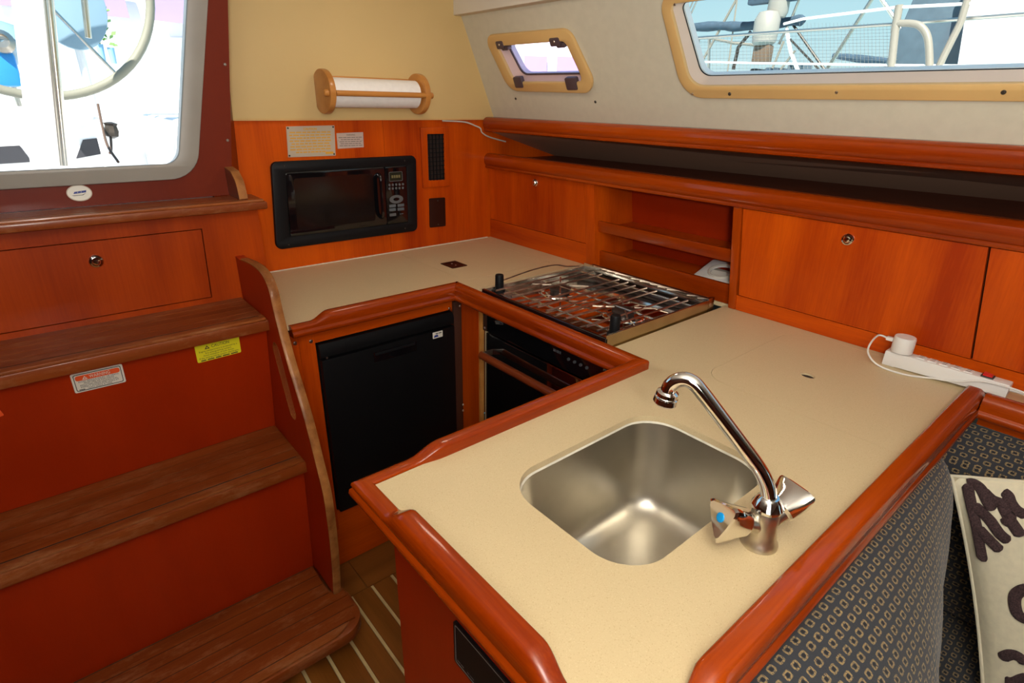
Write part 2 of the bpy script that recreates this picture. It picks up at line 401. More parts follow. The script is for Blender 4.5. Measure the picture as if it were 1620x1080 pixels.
# cabin side, leaning inboard, with two cut-outs
SN = .41; SC = .912; A0 = Vector((1.529, 0, 1.398)); SU = Vector((-.41, 0, .912)).normalized(); SNRM = Vector((-.912, 0, -.41)).normalized()
SM = frame_mtx(A0, (0, -1, 0), SU)                       # local x runs forward, local y up the lining, z inboard
def sl(y, z): return (-y, (z-1.398)/.912)
def slp(px, py): q = wpl(px, py, A0, SNRM); return sl(q.y, q.z)
port_out = roundpoly([sl(1.815, 1.686), sl(1.398, 1.680), sl(1.330, 1.506), sl(1.762, 1.513)], [.030, .045, .040, .065], 8)
port_in = roundpoly([sl(1.768, 1.657), sl(1.418, 1.655), sl(1.372, 1.532), sl(1.728, 1.536)], [.018, .03, .022, .045], 8)
port_gl = roundpoly([sl(1.752, 1.648), sl(1.424, 1.650), sl(1.380, 1.545), sl(1.712, 1.548)], [.018, .03, .018, .04], 8)
big_out = roundpoly([sl(1.048, 1.735), sl(-.75, 1.735), sl(-.75, 1.497), sl(1.006, 1.496)], [.04, .05, .05, .075], 8)
big_in = roundpoly([sl(1.024, 1.715), sl(-.72, 1.712), sl(-.72, 1.522), sl(.985, 1.519)], [.02, .03, .03, .05], 8)
big_gl = roundpoly([sl(1.010, 1.704), sl(-.70, 1.700), sl(-.70, 1.537), sl(.968, 1.534)], [.015, .03, .03, .035], 8)
def grow(loop, k):
    c = Vector((sum(p[0] for p in loop)/len(loop), sum(p[1] for p in loop)/len(loop)))
    xs = max(abs(p[0]-c.x) for p in loop); ys = max(abs(p[1]-c.y) for p in loop)
    return [(c.x+(p[0]-c.x)*(xs+k)/xs, c.y+(p[1]-c.y)*(ys+k)/ys) for p in loop]
ws = plate('wall_right', [(-1.945, -.03), (2.2, -.03), (2.2, .50), (-1.945, .50)], [grow(port_in, .006), grow(big_in, .006)], .012, 'cream_side', None, SM)
struct(ws, 'cream cabin side lining with two windows')
def flare(name, a, za, b, zb, mat, parent):
    """sloping ring between two outlines with the same number of points"""
    g = G(); n = len(a)
    g.rings([[SM @ Vector((p[0], p[1], za)) for p in a], [SM @ Vector((p[0], p[1], zb)) for p in b]], False, False)
    return g.build(name, mat, parent)
w1 = thing('window_1', None, None, SM @ Vector((-1.58, .21, 0))); struct(w1, 'small opening portlight with tan frame and dark hinges')
plate('window_frame', port_out, [port_in], .014, 'tan_frame', w1, SM @ lift(.013), bevel=.0045)
flare('flange', port_in, .011, port_gl, -.028, 'pink_flange', w1)
plate('gasket', grow(port_gl, .004), [grow(port_gl, -.005)], .004, 'dark_hinge', w1, SM @ lift(-.026))
plate('pane', grow(port_gl, .004), [], .004, 'pane_violet', w1, SM @ lift(-.031))
plate('outer_frame', grow(port_gl, .035), [port_gl], .02, 'fibreglass', w1, SM @ lift(-.036))
for px, py, wd, hh, top in ((795, 69, .034, .022, 1), (882, 64, .040, .022, 1), (824, 128, .040, .034, 0), (908, 130, .046, .036, 0)):
    c = slp(px, py)
    h = plate('hinge' if top else 'latch', rrect(c[0]-wd/2, c[0]+wd/2, c[1]-hh/2, c[1]+hh/2, .004, 3), [], .016, 'dark_hinge', w1, SM @ lift(.016), bevel=.002)
    if top: screw('screw', SM @ Vector((c[0], c[1]+.002, .016)), SNRM, .004, 'screw', h)
    if top: plate('hinge_arm', rrect(c[0]-.002, c[0]+wd*.85, c[1]-.019, c[1]-.008, .004, 3), [], .02, 'dark_hinge', w1, SM @ lift(.008), bevel=.002)
w2 = thing('window_2', None, None, SM @ Vector((-.3, .23, 0))); struct(w2, 'long fixed cabin window in a tan frame')
plate('window_frame', big_out, [big_in], .014, 'tan_frame', w2, SM @ lift(.014), bevel=.0045)
flare('flange', big_in, .012, big_gl, -.022, 'pale_flange', w2)
plate('gasket', grow(big_gl, .003), [grow(big_gl, -.0012)], .003, 'black_plastic', w2, SM @ lift(-.022))
plate('pane', grow(big_gl, .004), [], .004, 'pane_clear', w2, SM @ lift(-.026))
plate('outer_frame', grow(big_gl, .03), [big_gl], .02, 'fibreglass', w2, SM @ lift(-.031))
for px, py, dk in ((1073, 4, 0), (1100, 145, 0), (1159, 145, 1), (1328, 142, 0), (1592, 141, 1)):
    c = slp(px, py); screw('screw', SM @ Vector((c[0], c[1], .0142)), SNRM, .0035 if not dk else .0045, 'dark_screw' if dk else 'screw', w2)
for px, py in ((816, 156), (942, 161)):
    c = slp(px, py); screw('screw', SM @ Vector((c[0], c[1], .0005)), SNRM, .0045, 'dark_screw', ws)
# side deck seen from below, between the two long rails
struct(G().hexa([(1.50, -1.2, 1.368), (2.24, -1.2, 1.246), (1.92, 1.94, 1.236), (1.50, 1.94, 1.360)], [(1.50, -1.2, 1.395), (2.24, -1.2, 1.275), (1.92, 1.94, 1.265), (1.50, 1.94, 1.39)]).build('ceiling_side', 'liner'), 'cream underside of the side deck above the lockers')
struct(G().box(2.22, 2.26, -2.2, 1.95, -.04, 1.28).build('wall_hull', 'cream_side'))
# companionway bulkhead with its opening
SY = 1.71
dw_out = [(.4485+.017, 1.76), (.372, 1.395), (.352, 1.27), (-.352, 1.27), (-.372, 1.395), (-.4655, 1.76), (-.47, 1.83), (.47, 1.83)]
dw_o = roundpoly([(.476, 1.80), (.349, 1.272), (-.349, 1.272), (-.476, 1.80)], [.03, .075, .075, .03], 8)
dw_i = roundpoly([(.434, 1.785), (.318, 1.303), (-.318, 1.303), (-.434, 1.785)], [.02, .045, .045, .02], 8)
YM = frame_mtx((0, SY, 0), (1, 0, 0), (0, 0, 1))       # local z points forward (-y)
sb = plate('wall_companionway', [(.433, 1.218), (.530, 1.90), (-1.6, 1.90), (-1.6, 1.218)], [grow(dw_o, -.012)], .03, 'surround', None, YM)
struct(sb, 'dark red companionway bulkhead around the opening')
struct(G().hexa([(.415, SY+.03, 1.218), (.433, SY+.03, 1.218), (.52, 1.94, 1.218), (.50, 1.94, 1.218)], [(.512, SY+.03, 1.90), (.530, SY+.03, 1.90), (.56, 1.94, 1.90), (.54, 1.94, 1.90)]).build('trim_2', 'surround'), 'dark red return beside the companionway opening')
struct(G().box(-1.6, -.41, 1.66, 1.72, FL, 1.218).build('wall_aft_left', 'riser'))
d1 = thing('door_1', None, None, (0, SY, 1.27)); struct(d1, 'open companionway with grey moulded frame')
plate('door_frame', dw_o, [dw_i], .012, 'frame_grey', d1, YM @ lift(.012), bevel=.004)
g = G(); g.rings([[YM @ Vector((p[0], p[1], .006)) for p in dw_i], [YM @ Vector((p[0], p[1], -.06)) for p in grow(dw_i, .004)]], False, False); g.build('sill', 'fibreglass', d1)
for px, py in ((356, 102), (360, 222)):
    p = wy(px, py, SY); screw('screw', p, (0, -1, 0), .004, 'screw', sb)
# ================================================================== companionway stairs
st = thing('companionway_stairs', 'red-brown wooden companionway steps with grooved worn treads below the opening', 'stairs', (0, 1.4, FL))
def tread(name, z, th, y0, y1, xr, nplank, outline=None, planks_to=None):
    pts = outline or [(-.40, y0), (xr, y0), (xr, y1), (-.40, y1)]
    o = plate(name, pts, [], th-.006, 'tread', st, lift(z-.006), bevel=.004)
    n = nplank; yb = y0+.030; ZG = z-.0010
    G().box(-.397, min(xr, .40)-.012, y0+.028, y1-.004, z-.0062, ZG).build('groove', 'joint', o)
    wd = (y1-.006-yb)/n
    for k in range(n):
        x1 = (planks_to(yb+wd*(k+.5)) if planks_to else xr)-.004
        G().box(-.398, x1, yb+wd*k+.0013, yb+wd*(k+1)-.0013, z-.008, z).build('plank', 'tread', o)
    def edge(y): return (planks_to(y) if planks_to else xr)-.004
    if not planks_to: G().box(-.398, xr-.001, y0+.001, yb-.0014, z-.008, z).build('nosing', 'tread_nose', o, bevel=.004)
    return o
tread('tread', 1.217, .026, 1.597, 1.708, .482, 6)
tread('tread', .941, .036, 1.452, 1.668, .400, 5)
tread('tread', .573, .040, 1.318, 1.549, .400, 5)
t4 = roundpoly([(-.40, 1.098), (.435, 1.098), (.435, 1.235), (.395, 1.24), (.395, 1.39), (-.40, 1.39)], [0, .11, .012, 0, 0, 0], 8)
def t4x(y):
    if y > 1.235: return .397
    if y > 1.208: return .434
    return .435-.11+math.sqrt(max(0, .11**2-(1.208-y)**2))
o4 = tread('tread', .152, .042, 1.098, 1.385, .435, 6, t4, t4x)
ny = [1.1005, 1.103, 1.107, 1.112, 1.118, 1.1266]
plate('nosing', [(-.398, 1.1005)]+[(t4x(y)-.003, y) for y in ny]+[(-.398, 1.1266)], [], .008, 'tread_nose', o4, lift(.152))
def riser(name, zt, yt, zb, yb, x1, mat='riser'):
    return G().hexa([(-.40, yb, zb), (x1, yb, zb), (x1, yb+.015, zb), (-.40, yb+.015, zb)], [(-.40, yt, zt), (x1, yt, zt), (x1, yt+.015, zt), (-.40, yt+.015, zt)]).build(name, mat, st)
# drawer riser: frame with an inset drawer front
dz0, dz1, dx1 = .956, 1.145, .323
fr = plate('riser', [(-.40, .936), (.478, .936), (.478, 1.192), (-.40, 1.192)], [[(-.335, dz0), (dx1, dz0-.001), (dx1+.008, dz1), (-.335, dz1)]], .015, 'stair_front_shaded', st, frame_mtx((0, 1.66, 0), (1, 0, 0), (0, 0, 1)))
G().box(.456, .478, 1.675, 1.939, CT+.003, 1.195).build('side_panel', 'wood_z', st)
dr = plate('drawer', [(-.333, dz0+.0025), (dx1-.0025, dz0+.0015), (dx1+.0055, dz1-.0025), (-.333, dz1-.0025)], [], .014, 'stair_front_shaded', st, frame_mtx((0, 1.6605, 0), (1, 0, 0), (0, 0, 1)))
def push_knob(p, nrm, r, parent):
    k = G().lathe(p, nrm, [(r*1.0, 0), (r*1.0, .003), (r*.9, .005), (r*.72, .0055), (r*.66, .002)], 24).build('knob', 'chrome', parent)
    G().lathe(Vector(p), nrm, [(r*.62, .001), (r*.60, .007), (r*.45, .0095), (r*.1, .010)], 20).build('button', 'chrome', k)
    return k
push_knob(wy(152, 413, 1.66), (0, -1, 0), .0155, dr)
ris2 = riser('riser', .906, 1.475, .555, 1.5488, .40)
ris3 = riser('riser', .534, 1.34, .13, 1.390, .40)
boxp_ = G().box(-.40, .42, 1.69, 1.705, FL, 1.19).build('leak_block_panel', 'riser', st)  # unseen panel added behind the steps to stop light leaking through
riser('riser', .112, 1.16, FL, 1.17, .385)
# handrail stringer with a grab slot
inner = [(380, 412), (396, 419), (412, 433), (424, 458), (434, 500), (450, 562), (466, 615), (482, 668), (499, 735), (511, 785), (519, 840), (524, 890), (526.5, 934)]
sp_ = [wx(px, py, .40) for px, py in inner]
prof = [(p.y, p.z) for p in bez(sp_, 5)]
prof[-1] = (prof[-1][0], .153)
prof = [(1.66, 1.06)]+prof+[(1.392, .153), (1.55, .57), (1.665, .94)]
slot_c = [wx(433, 541, .40), wx(466, 664, .40)]
a_, b_ = [Vector((p.y, p.z)) for p in slot_c]; dd = (b_-a_).normalized(); nn = Vector((-dd.y, dd.x)); rs = .024
slot = [tuple(a_+dd*rs-dd*rs*math.cos(t)+nn*rs*math.sin(t)) for t in [PI/2-PI*k/8 for k in range(9)]]+[tuple(b_-dd*rs+dd*rs*math.cos(t)-nn*rs*math.sin(t)) for t in [PI/2-PI*k/8 for k in range(9)]]
XM = frame_mtx((.4005, 0, 0), (0, 1, 0), (0, 0, 1))    # local z points to +x
sg = plate('stringer', prof, [slot], .022, 'riser', st, XM @ lift(.022))
edge = [Vector((.4115, p[0], p[1])) for p in prof[1:-3]]
g = G(); rs_ = []
for i, p in enumerate(edge):
    d = (edge[min(i+1, len(edge)-1)]-edge[max(i-1, 0)]).normalized(); nrm = Vector((0, -d.z, d.y)).normalized()
    if nrm.y > 0 and nrm.z < 0: nrm = -nrm
    if nrm.dot(Vector((0, -1, .3))) < 0: nrm = -nrm
    rs_.append([p+Vector((.0112, 0, 0)), p+Vector((.0112, 0, 0))+nrm*.003, p+Vector((.006, 0, 0))+nrm*.0055, p-Vector((.006, 0, 0))+nrm*.0055, p-Vector((.0112, 0, 0))+nrm*.003, p-Vector((.0112, 0, 0))])
g.rings(rs_); g.build('worn_edge', 'worn_edge', sg)
g = G(); g.rings([[Vector((.4003, p[0], p[1])) for p in slot], [Vector((.4228, p[0], p[1])) for p in slot]], False, False)
lin = g.build('slot_edge', 'holder_wood', sg)
# end bracket on the top step
br = roundpoly([(SY-.001, 1.218), (1.612, 1.218), (1.622, 1.262), (1.655, 1.286), (SY-.001, 1.292)], [0, 0, .03, .03, 0], 5)
eb = plate('end_bracket', br, [], .02, 'step_end', st, frame_mtx((.424, 0, 0), (0, 1, 0), (0, 0, 1)) @ lift(.02))
g = G(); pts = [p for p in br if p[0] < SY-.01 and p[1] > 1.2185]; pts = [(1.612, 1.219)]+pts+[(SY-.004, 1.292)]
g.rings([[Vector((.4235, p[0]-.0015, p[1]+.0006)), Vector((.4445, p[0]-.0015, p[1]+.0006)), Vector((.4445, p[0]+.003, p[1]-.002)), Vector((.4235, p[0]+.003, p[1]-.002))] for p in pts]); g.build('worn_edge', 'worn_edge', eb)
# stickers and the oval badge
def sticker(name, label, pxs, plane, mat, cat='sticker'):
    """pxs: TL, TR, BR, BL corners in pixels on the plane; returns root object, matrix and size"""
    q = [wpl(px, py, *plane) for px, py in pxs]
    ex = ((q[1]-q[0])+(q[2]-q[3]))/2; ey = ((q[0]-q[3])+(q[1]-q[2]))/2; c = (q[0]+q[1]+q[2]+q[3])/4
    mt = frame_mtx(c, ex, ey); w_, h_ = ex.length, ey.length
    o = plate(name, rrect(-w_/2, w_/2, -h_/2, h_/2, min(w_, h_)*.07, 3), [], .0008, mat, None, mt @ lift(.0012), origin=c)
    tag(o, label, cat)
    return o, mt @ lift(.0013), w_, h_
def triangle(name, mtx, x, y, s, mat, parent):
    return plate(name, [(x-s*.58, y-s*.5), (x+s*.58, y-s*.5), (x, y+s*.5)], [[(x-s*.26, y-s*.3), (x+s*.26, y-s*.3), (x, y+s*.16)]], .0002, mat, parent, mtx @ lift(.0004))
rp = (Vector((0, 1.475, .906)), Vector((0, -.334, -.07)).normalized())
o, mt, W_, H_ = sticker('caution_sticker', 'yellow caution sticker on the stair riser', ((308, 547), (378, 531), (381, 556), (312, 575)), rp, 'sticker_yellow')
text('heading', 'CAUTION', H_*.24, mt @ Matrix.Translation((W_*.06, H_*.30, 0)), 'ink', o, width=W_*.40)
triangle('triangle', mt, -W_*.24, H_*.30, H_*.2, 'ink', o)
for k, s in enumerate(('Engine compartment is protected by a', 'fire extinguishing system.', 'Avoid inhalation of toxic fumes.', 'If the extinguishing system discharges,')):
    text('lettering', s, H_*.13, mt @ Matrix.Translation((0, H_*(.10-.13*k), 0)), 'ink', o, width=W_*(.86, .6, .7, .9, .84)[k])
print_line('lettering', W_*.84, H_*.06, mt @ Matrix.Translation((0, H_*-.42, 0)), 'ink', o, 5, 3)
o, mt, W_, H_ = sticker('warning_sticker', 'white warning sticker with an orange heading on the stair riser', ((112, 592), (194, 575), (198, 603), (117, 623)), rp, 'sticker_white')
plate('border', rrect(-W_*.46, W_*.46, -H_*.44, H_*.44, .004, 3), [rrect(-W_*.445, W_*.445, -H_*.405, H_*.405, .003, 3)], .0002, 'ink', o, mt @ lift(.0003))
hd = plate('heading_band', rrect(-W_*.43, W_*.43, H_*.10, H_*.36, .005, 4), [], .0002, 'sticker_red', o, mt @ lift(.0003))
text('heading', 'WARNING', H_*.24, mt @ Matrix.Translation((W_*.04, H_*.23, .0002)), 'sticker_white', o, width=W_*.40)
triangle('triangle', mt @ lift(.0003), -W_*.25, H_*.225, H_*.17, 'sticker_white', o)
for k, s in enumerate(('AVOID SERIOUS INJURY OR DEATH', 'FROM FIRE OR EXPLOSION', 'RESULTING FROM LEAKING FUEL.', 'INSPECT SYSTEM FOR LEAKS AT', 'LEAST ONCE A YEAR.')):
    text('lettering', s, H_*.115, mt @ Matrix.Translation((0, H_*(.035-.095*k), 0)), 'ink', o, width=W_*(.78, .58, .74, .74, .48)[k])
plate('mark', rrect(-W_*.41, -W_*.30, -H_*.39, -H_*.35, .0005, 2), [], .0002, 'ink', o, mt @ lift(.0003))
o, mt, W_, H_ = sticker('red_sticker', 'plain red sticker on the stair riser beside two chipped spots', ((-40, 655), (-1, 641), (2.5, 657), (-37, 672)), rp, 'sticker_red')
bo = wy(125.5, 305, SY)
bd = plate('oval_badge', [(math.cos(t)*.0245, math.sin(t)*.0185) for t in [2*PI*k/40 for k in range(40)]], [], .0015, 'sticker_white', None, frame_mtx(bo, (1, 0, 0), (0, 0, 1)) @ lift(.002), origin=bo)
tag(bd, 'oval white builder badge with blue lettering under the companionway', 'badge')
bm_ = frame_mtx(bo, (1, 0, 0), (0, 0, 1)) @ lift(.002)
plate('ring', [(math.cos(t)*.0248, math.sin(t)*.0188) for t in [2*PI*k/40 for k in range(40)]], [[(math.cos(t)*.0228, math.sin(t)*.0168) for t in [2*PI*k/40 for k in range(40)]]], .0004, 'plaque', bd, bm_ @ lift(.0004))
plate('lettering', [(-.012, -.0015), (.013, .0005), (.0145, .0055), (-.009, .0032)], [[(-.004, .0004), (-.0032, .0004), (-.0022, .0030), (-.003, .0030)], [(.003, .0009), (.0038, .0009), (.0048, .0036), (.004, .0036)]], .0003, 'sticker_blue', bd, bm_ @ lift(.0003))
plate('swoosh', [(-.016, -.005), (.004, -.0045), (.013, -.001), (.006, -.0055), (-.012, -.0062)], [], .0003, 'ink', bd, bm_ @ lift(.0003))
# ================================================================== worktop with its fiddle rails
SINK = rrect(.462, .836, .301, .560, .070, 10)
ct = thing('galley_worktop', 'speckled beige galley worktop edged with varnished fiddle rails', 'worktop', (1.0, 1.0, CT-.03))
STH = [(.984, .800), (1.535, .800), (1.535, 1.372), (.984, 1.372)]
LIDA = rrect(1.045, 1.435, 1.47, 1.893, .012, 4); LIDP = roundpoly([(1.052, .188), (1.488, .188), (1.488, .580), (1.052, .580)], [.01, .01, .07, .055], 8)
outl = [(.300, .175), (1.405, .175), (1.405, -.9), (1.565, -.9), (1.565, 1.939), (.424, 1.939), (.424, 1.412), (.972, 1.412), (.972, .676), (.300, .676)]
top = plate('top', outl, [SINK, STH, grow(LIDA, .0010), grow(LIDP, .0007)], .012, 'counter', ct, lift(CT))
l1 = plate('locker_lid', LIDA, [], .012, 'counter', ct, lift(CT))
fh = [(1.237+.011*math.cos(t), .429+.015*math.sin(t)) for t in [2*PI*k/20 for k in range(20)]]
l2 = plate('bin_lid', LIDP, [fh], .012, 'counter', ct, lift(CT))
G().lathe((1.237, .429, CT-.006), (0, 0, 1), [(.018, 0), (.018, .002)], 20).build('finger_hole_shade', 'joint', l2)  # dark disc filling the finger hole: its shade put in as colour
G().box(1.03, 1.45, 1.45, 1.91, CT-.050, CT-.046).build('lid_ledge', 'joint', ct); G().box(1.04, 1.50, .186, .6, CT-.070, CT-.066).build('lid_ledge', 'joint', ct)
# flush pull in the aft lid
q = [(1.091, 1.684), (1.154, 1.703), (1.160, 1.623), (1.097, 1.600)]
lt = plate('flush_pull', roundpoly([(1.092, 1.612), (1.158, 1.612), (1.158, 1.692), (1.092, 1.692)], .004, 3), [rrect(1.102, 1.148, 1.625, 1.68, .004, 3)], .002, 'outlet_brown', l1, lift(CT+.0018))
G().box(1.101, 1.149, 1.624, 1.681, CT-.0002, CT+.0005).build('recess', 'outlet_brown', lt)
for yy in (1.64, 1.665): screw('screw', (1.125, yy, CT+.0005), (0, 0, 1), .0035, 'screw', lt)
# narrow pale bead where the worktop meets the joinery
G().box(.48, 1.50, 1.934, 1.9398, CT, CT+.0025).build('bead', 'caulk', ct)
ZT, ZL, ZB = .943, .9245, .893
def rail(name, p0, p1, inward, hfun, mat, w_hi=.036, w_lo=.029, m0=0, m1=0, n=60, parent=ct, zt=ZT, zb=ZB):
    """fiddle rail: p0-p1 run along its outer foot, inward points to the worktop; hfun(s) = 1 raised, 0 low; m0, m1 mitre the ends"""
    p0 = Vector(p0); p1 = Vector(p1); d = (p1-p0); L = d.length; d.normalize(); iv = Vector(inward); g = G(); rs_ = []
    ss = sorted(set([0, L]+[L*k/n for k in range(n+1)]))
    for s in ss:
        h = hfun(s); wv = w_lo+(w_hi-w_lo)*h; t = ZL+(zt-ZL)*h; hgt = t-.911
        pr_ = [(.002, zb), (-.0015, zb+.003), (-.003, zb+.008), (-.0015, zb+.0135), (.0015, zb+.0160), (.0025, .9105), (.0012, .911+hgt*.30), (.0022, .911+hgt*.60), (.006, .911+hgt*.85), (.012, .911+hgt*.98), (wv*.5, t), (wv-.006, t), (wv-.002, t-.0015), (wv, t-.005), (wv, .915), (wv, zb)]
        ring = []
        for a, z in pr_:
            k = s
            if s == 0 or m0 > 0: k = max(k, m0*a) if m0 > 0 else m0*a
            if s == L or m1 > 0: k = min(k, L-m1*a) if m1 > 0 else L-m1*a
            q = p0+d*k+iv*a; ring.append(Vector((q.x, q.y, z)))
        rs_.append(ring)
    g.rings(rs_)
    return g.build(name, mat, parent, smooth=40)
def step(a, b, x):
    t = max(0, min(1, (x-a)/(b-a))); return t*t*(3-2*t)
# outboard end, stove side, aft side, galley side of the peninsula, its inner end and its forward side
rail('fiddle_rail', (.438, 1.384), (.947, 1.384), (0, 1), lambda s: step(.055, .11, s), 'rail_x', m1=-1)
rail('fiddle_rail', (.943, .709), (.943, 1.388), (1, 0), lambda s: 1, 'rail_y', m0=-1, m1=-1)
rail('fiddle_rail', (.276, .7065), (.943, .7065), (0, -1), lambda s: step(.10, .155, s), 'rail_x', m0=1, m1=-1)
rail('fiddle_rail', (.276, .7065), (.276, .146), (1, 0), lambda s: step(.105, .145, s)*(1-step(.405, .455, s)), 'rail_y', m0=1, m1=1, n=90)
rail('fiddle_rail', (.276, .146), (1.413, .146), (0, 1), lambda s: step(.105, .145, s), 'rail_x', m0=1, m1=0, n=90)
rail('fiddle_rail', (1.374, .146), (1.374, -.9), (1, 0), lambda s: 1, 'rail_y', m0=0, m1=0, n=8)
# ================================================================== base units
def boxp(name, mat, parent, x0, x1, y0, y1, z0, z1, bev=0): return G().box(x0, x1, y0, y1, z0, z1).build(name, mat, parent, bevel=bev)
FY = 1.44
fc = thing('fridge_cabinet', 'varnished wooden base cabinet framing the black refrigerator', 'cabinet', (.72, 1.68, FL))
boxp('stile', 'wood_z', fc, .424, .468, FY+.003, FY+.02, .19, .885); boxp('stile', 'wood_z', fc, .468, .512, FY, FY+.02, .19, .885)
boxp('stile', 'wood_z', fc, .974, 1.0, FY, FY+.02, FL, .885)
boxp('top_rail', 'wood_x', fc, .512, .974, FY+.004, FY+.02, .842, .892)
boxp('plinth', 'wood_x', fc, .424, .974, FY+.002, FY+.02, FL+.004, .262)
boxp('side_panel', 'wood_z', fc, .424, .436, FY+.02, 1.935, FL+.004, .885)
boxp('corner_strip', 'bracket_dark', fc, .968, .9995, FY-.012, FY-.0005, .30, .872, .003)
for (px, py) in ((467, 543), (492, 540)): screw('screw', wy(px, py, FY-.0005), (0, -1, 0), .0055, 'screw', fc)
for (px, py) in ((711, 488), (733, 640), (733, 649), (728, 484)): screw('screw', wy(px, py, FY-.0125), (0, -1, 0), .0045, 'screw', fc)
rf = thing('refrigerator', 'black built-in refrigerator under the aft worktop', 'refrigerator', (.74, 1.66, .27))
fy = FY-.012
boxp('body', 'fridge_black', rf, .514, .966, FY+.0, 1.90, .266, .838)
G().prism([(fy+.012, .838), (fy+.004, .838), (fy-.006, .822), (fy-.006, .800), (fy+.008, .797), (fy+.012, .797)], .516, .964, 0).build('top_grille', 'fridge_black', rf)
dr_ = boxp('door', 'fridge_black', rf, .516, .964, fy-.010, FY-.0005, .268, .794, .004)
hp = wy(621, 557, fy-.01)
G().box(.672, .818, fy-.0115, fy-.0098, .745, .778).build('handle_recess', 'black_gloss', dr_, bevel=.003)
G().box(.676, .812, fy-.016, fy-.011, .768, .776).build('handle', 'black_plastic', dr_, bevel=.002)
bp_ = [wy(px, py, fy-.0105) for px, py in ((684, 526), (700, 522), (700, 532), (685, 536))]
c_ = sum(bp_, Vector())/4; bmx = frame_mtx(c_, (1, 0, 0), (0, 0, 1))
bdg = plate('badge', rrect(-.0185, .0185, -.0105, .0105, .0015, 3), [], .001, 'sticker_white', dr_, bmx @ lift(.0012))
plate('badge_mark', [(-.015, -.007), (.002, -.007), (-.001, .001), (-.012, .000)], [], .0003, 'sticker_blue', bdg, bmx @ lift(.0016))
print_line('lettering', .022, .003, bmx @ Matrix.Translation((.003, .005, .0013)), 'ink', bdg, 2, 5)
screw('screw', wy(517.5, 566, fy-.0105), (0, -1, 0), .003, 'screw', dr_)
# corner post and oven bay
ob = thing('oven_bay', 'wooden corner post with cream edge strip beside the oven', 'cabinet', (1.25, 1.35, FL))
boxp('corner_post', 'wood_z', ob, 1.0, 1.016, 1.338, FY, FL, .885)
boxp('edge_band', 'holder_wood', ob, 1.001, 1.016, 1.329, 1.3375, FL, .88)
boxp('liner', 'oven_cream', ob, 1.020, 1.50, 1.318, 1.3285, FL, .88)
boxp('front_liner', 'oven_cream', ob, 1.018, 1.022, 1.300, 1.318, FL, .88)
boxp('base_panel', 'wood_y', ob, 1.0, 1.016, .70, 1.328, FL, .34)
hb = boxp('pivot_bracket', 'bracket_dark', ob, 1.006, 1.0175, 1.303, 1.322, .80, .865, .002)
screw('screw', (1.0055, 1.3125, .81), (-1, 0, 0), .004, 'screw', hb)
# peninsula cabinet
pc = thing('peninsula_cabinet', 'dark red wooden peninsula cabinet below the sink', 'cabinet', (.9, .41, FL))
boxp('end_panel', 'riser', pc, .318, .334, .165, .655, FL, .8915); boxp('aisle_panel', 'wood_z', pc, .334, .985, .640, .655, FL, .893)
boxp('settee_panel', 'wood_x', pc, .334, 1.372, .172, .184, FL, .8915)
boxp('inner_panel', 'wood_z', pc, .985, 1.0, .655, .70, FL, .893)
sp2 = thing('switch_panel', 'black switch panel set in the end of the peninsula', 'panel', (.317, .42, .715))
pm = frame_mtx((.318, 0, 0), (0, -1, 0), (0, 0, 1))
plate('plate', rrect(-.482, -.345, .718, .800, .004, 3), [], .004, 'black_plastic', sp2, pm @ lift(.004))
plate('border', rrect(-.478, -.349, .722, .796, .003, 3), [rrect(-.4765, -.3505, .7235, .7945, .003, 3)], .0003, 'ink_soft', sp2, pm @ lift(.0046))
for k in range(5): print_line('lettering', .016, .0028, pm @ Matrix.Translation((-.465+.024*k, .730, .0044)), 'button_grey', sp2, 2, k)
# ================================================================== sink
sk = thing('sink', 'brushed stainless steel sink bowl with rounded corners', 'sink', (.65, .43, .712))
def sink_ring(ins, z, r):
    return [Vector((p[0], p[1], z)) for p in rrect(.460+ins, .838-ins, .299+ins, .562-ins, r, 10)]
prof_ = [(-.006, CT-.0125, .076), (.001, CT-.0128, .070), (.0022, CT-.020, .069), (.008, .83, .066), (.014, .765, .064), (.018, .745, .062), (.026, .730, .058), (.040, .720, .050), (.060, .716, .04), (.10, .7145, .025)]
g = G(); g.rings([sink_ring(*p) for p in prof_], False, True); bowl = g.build('bowl', 'brushed', sk, smooth=60)
g = G(); g.rings([[Vector((p[0], p[1], CT-.0115)) for p in grow(SINK, -.0005)], [Vector((p[0], p[1], CT-.0150)) for p in grow(SINK, -.0022)]], False, False); g.build('sealant', 'caulk', sk)
dn = G().lathe((.640, .415, .7148), (0, 0, 1), [(.026, -.001), (.026, .0012), (.021, .0016), (.019, .0004)], 24).build('drain', 'chrome', sk)
G().lathe((.640, .415, .7148), (0, 0, 1), [(.018, .0002), (.016, .0016), (.004, .002)], 20).build('strainer', 'brushed', dn)
# ================================================================== tap
fx = Vector((.654, .236, CT))
ft = thing('mixer_tap', 'chrome mixer tap with swivel spout and two faceted handles', 'tap', fx)
G().lathe(fx, (0, 0, 1), [(.0245, .0004), (.0245, .004), (.0215, .009), (.019, .022), (.018, .040), (.0180, .050), (.0165, .056)], 28).build('body', 'brushed', ft)
G().lathe(fx+Vector((0, 0, .055)), (0, 0, 1), [(.014, 0), (.0195, .004), (.0205, .009), (.0155, .019), (.0120, .023)], 24).build('collar', 'chrome', ft)
sd = Vector((-.40, .917, 0)).normalized(); sn = Vector((sd.y, -sd.x, 0))
def onspout(px, py): return wpl(px, py, fx, sn)
A_ = onspout(1172, 701); B_ = onspout(1112, 622); sA = (A_-fx).dot(sd); sB = (B_-fx).dot(sd); kz = (B_.z-A_.z)/(sB-sA); z0 = A_.z-kz*sA
def sp_at(s, z): return Vector((fx.x+sd.x*s, fx.y+sd.y*s, z))
low = [sp_at(0, fx.z+.070+(z0-.030-fx.z-.070)*k/3) for k in range(3)]
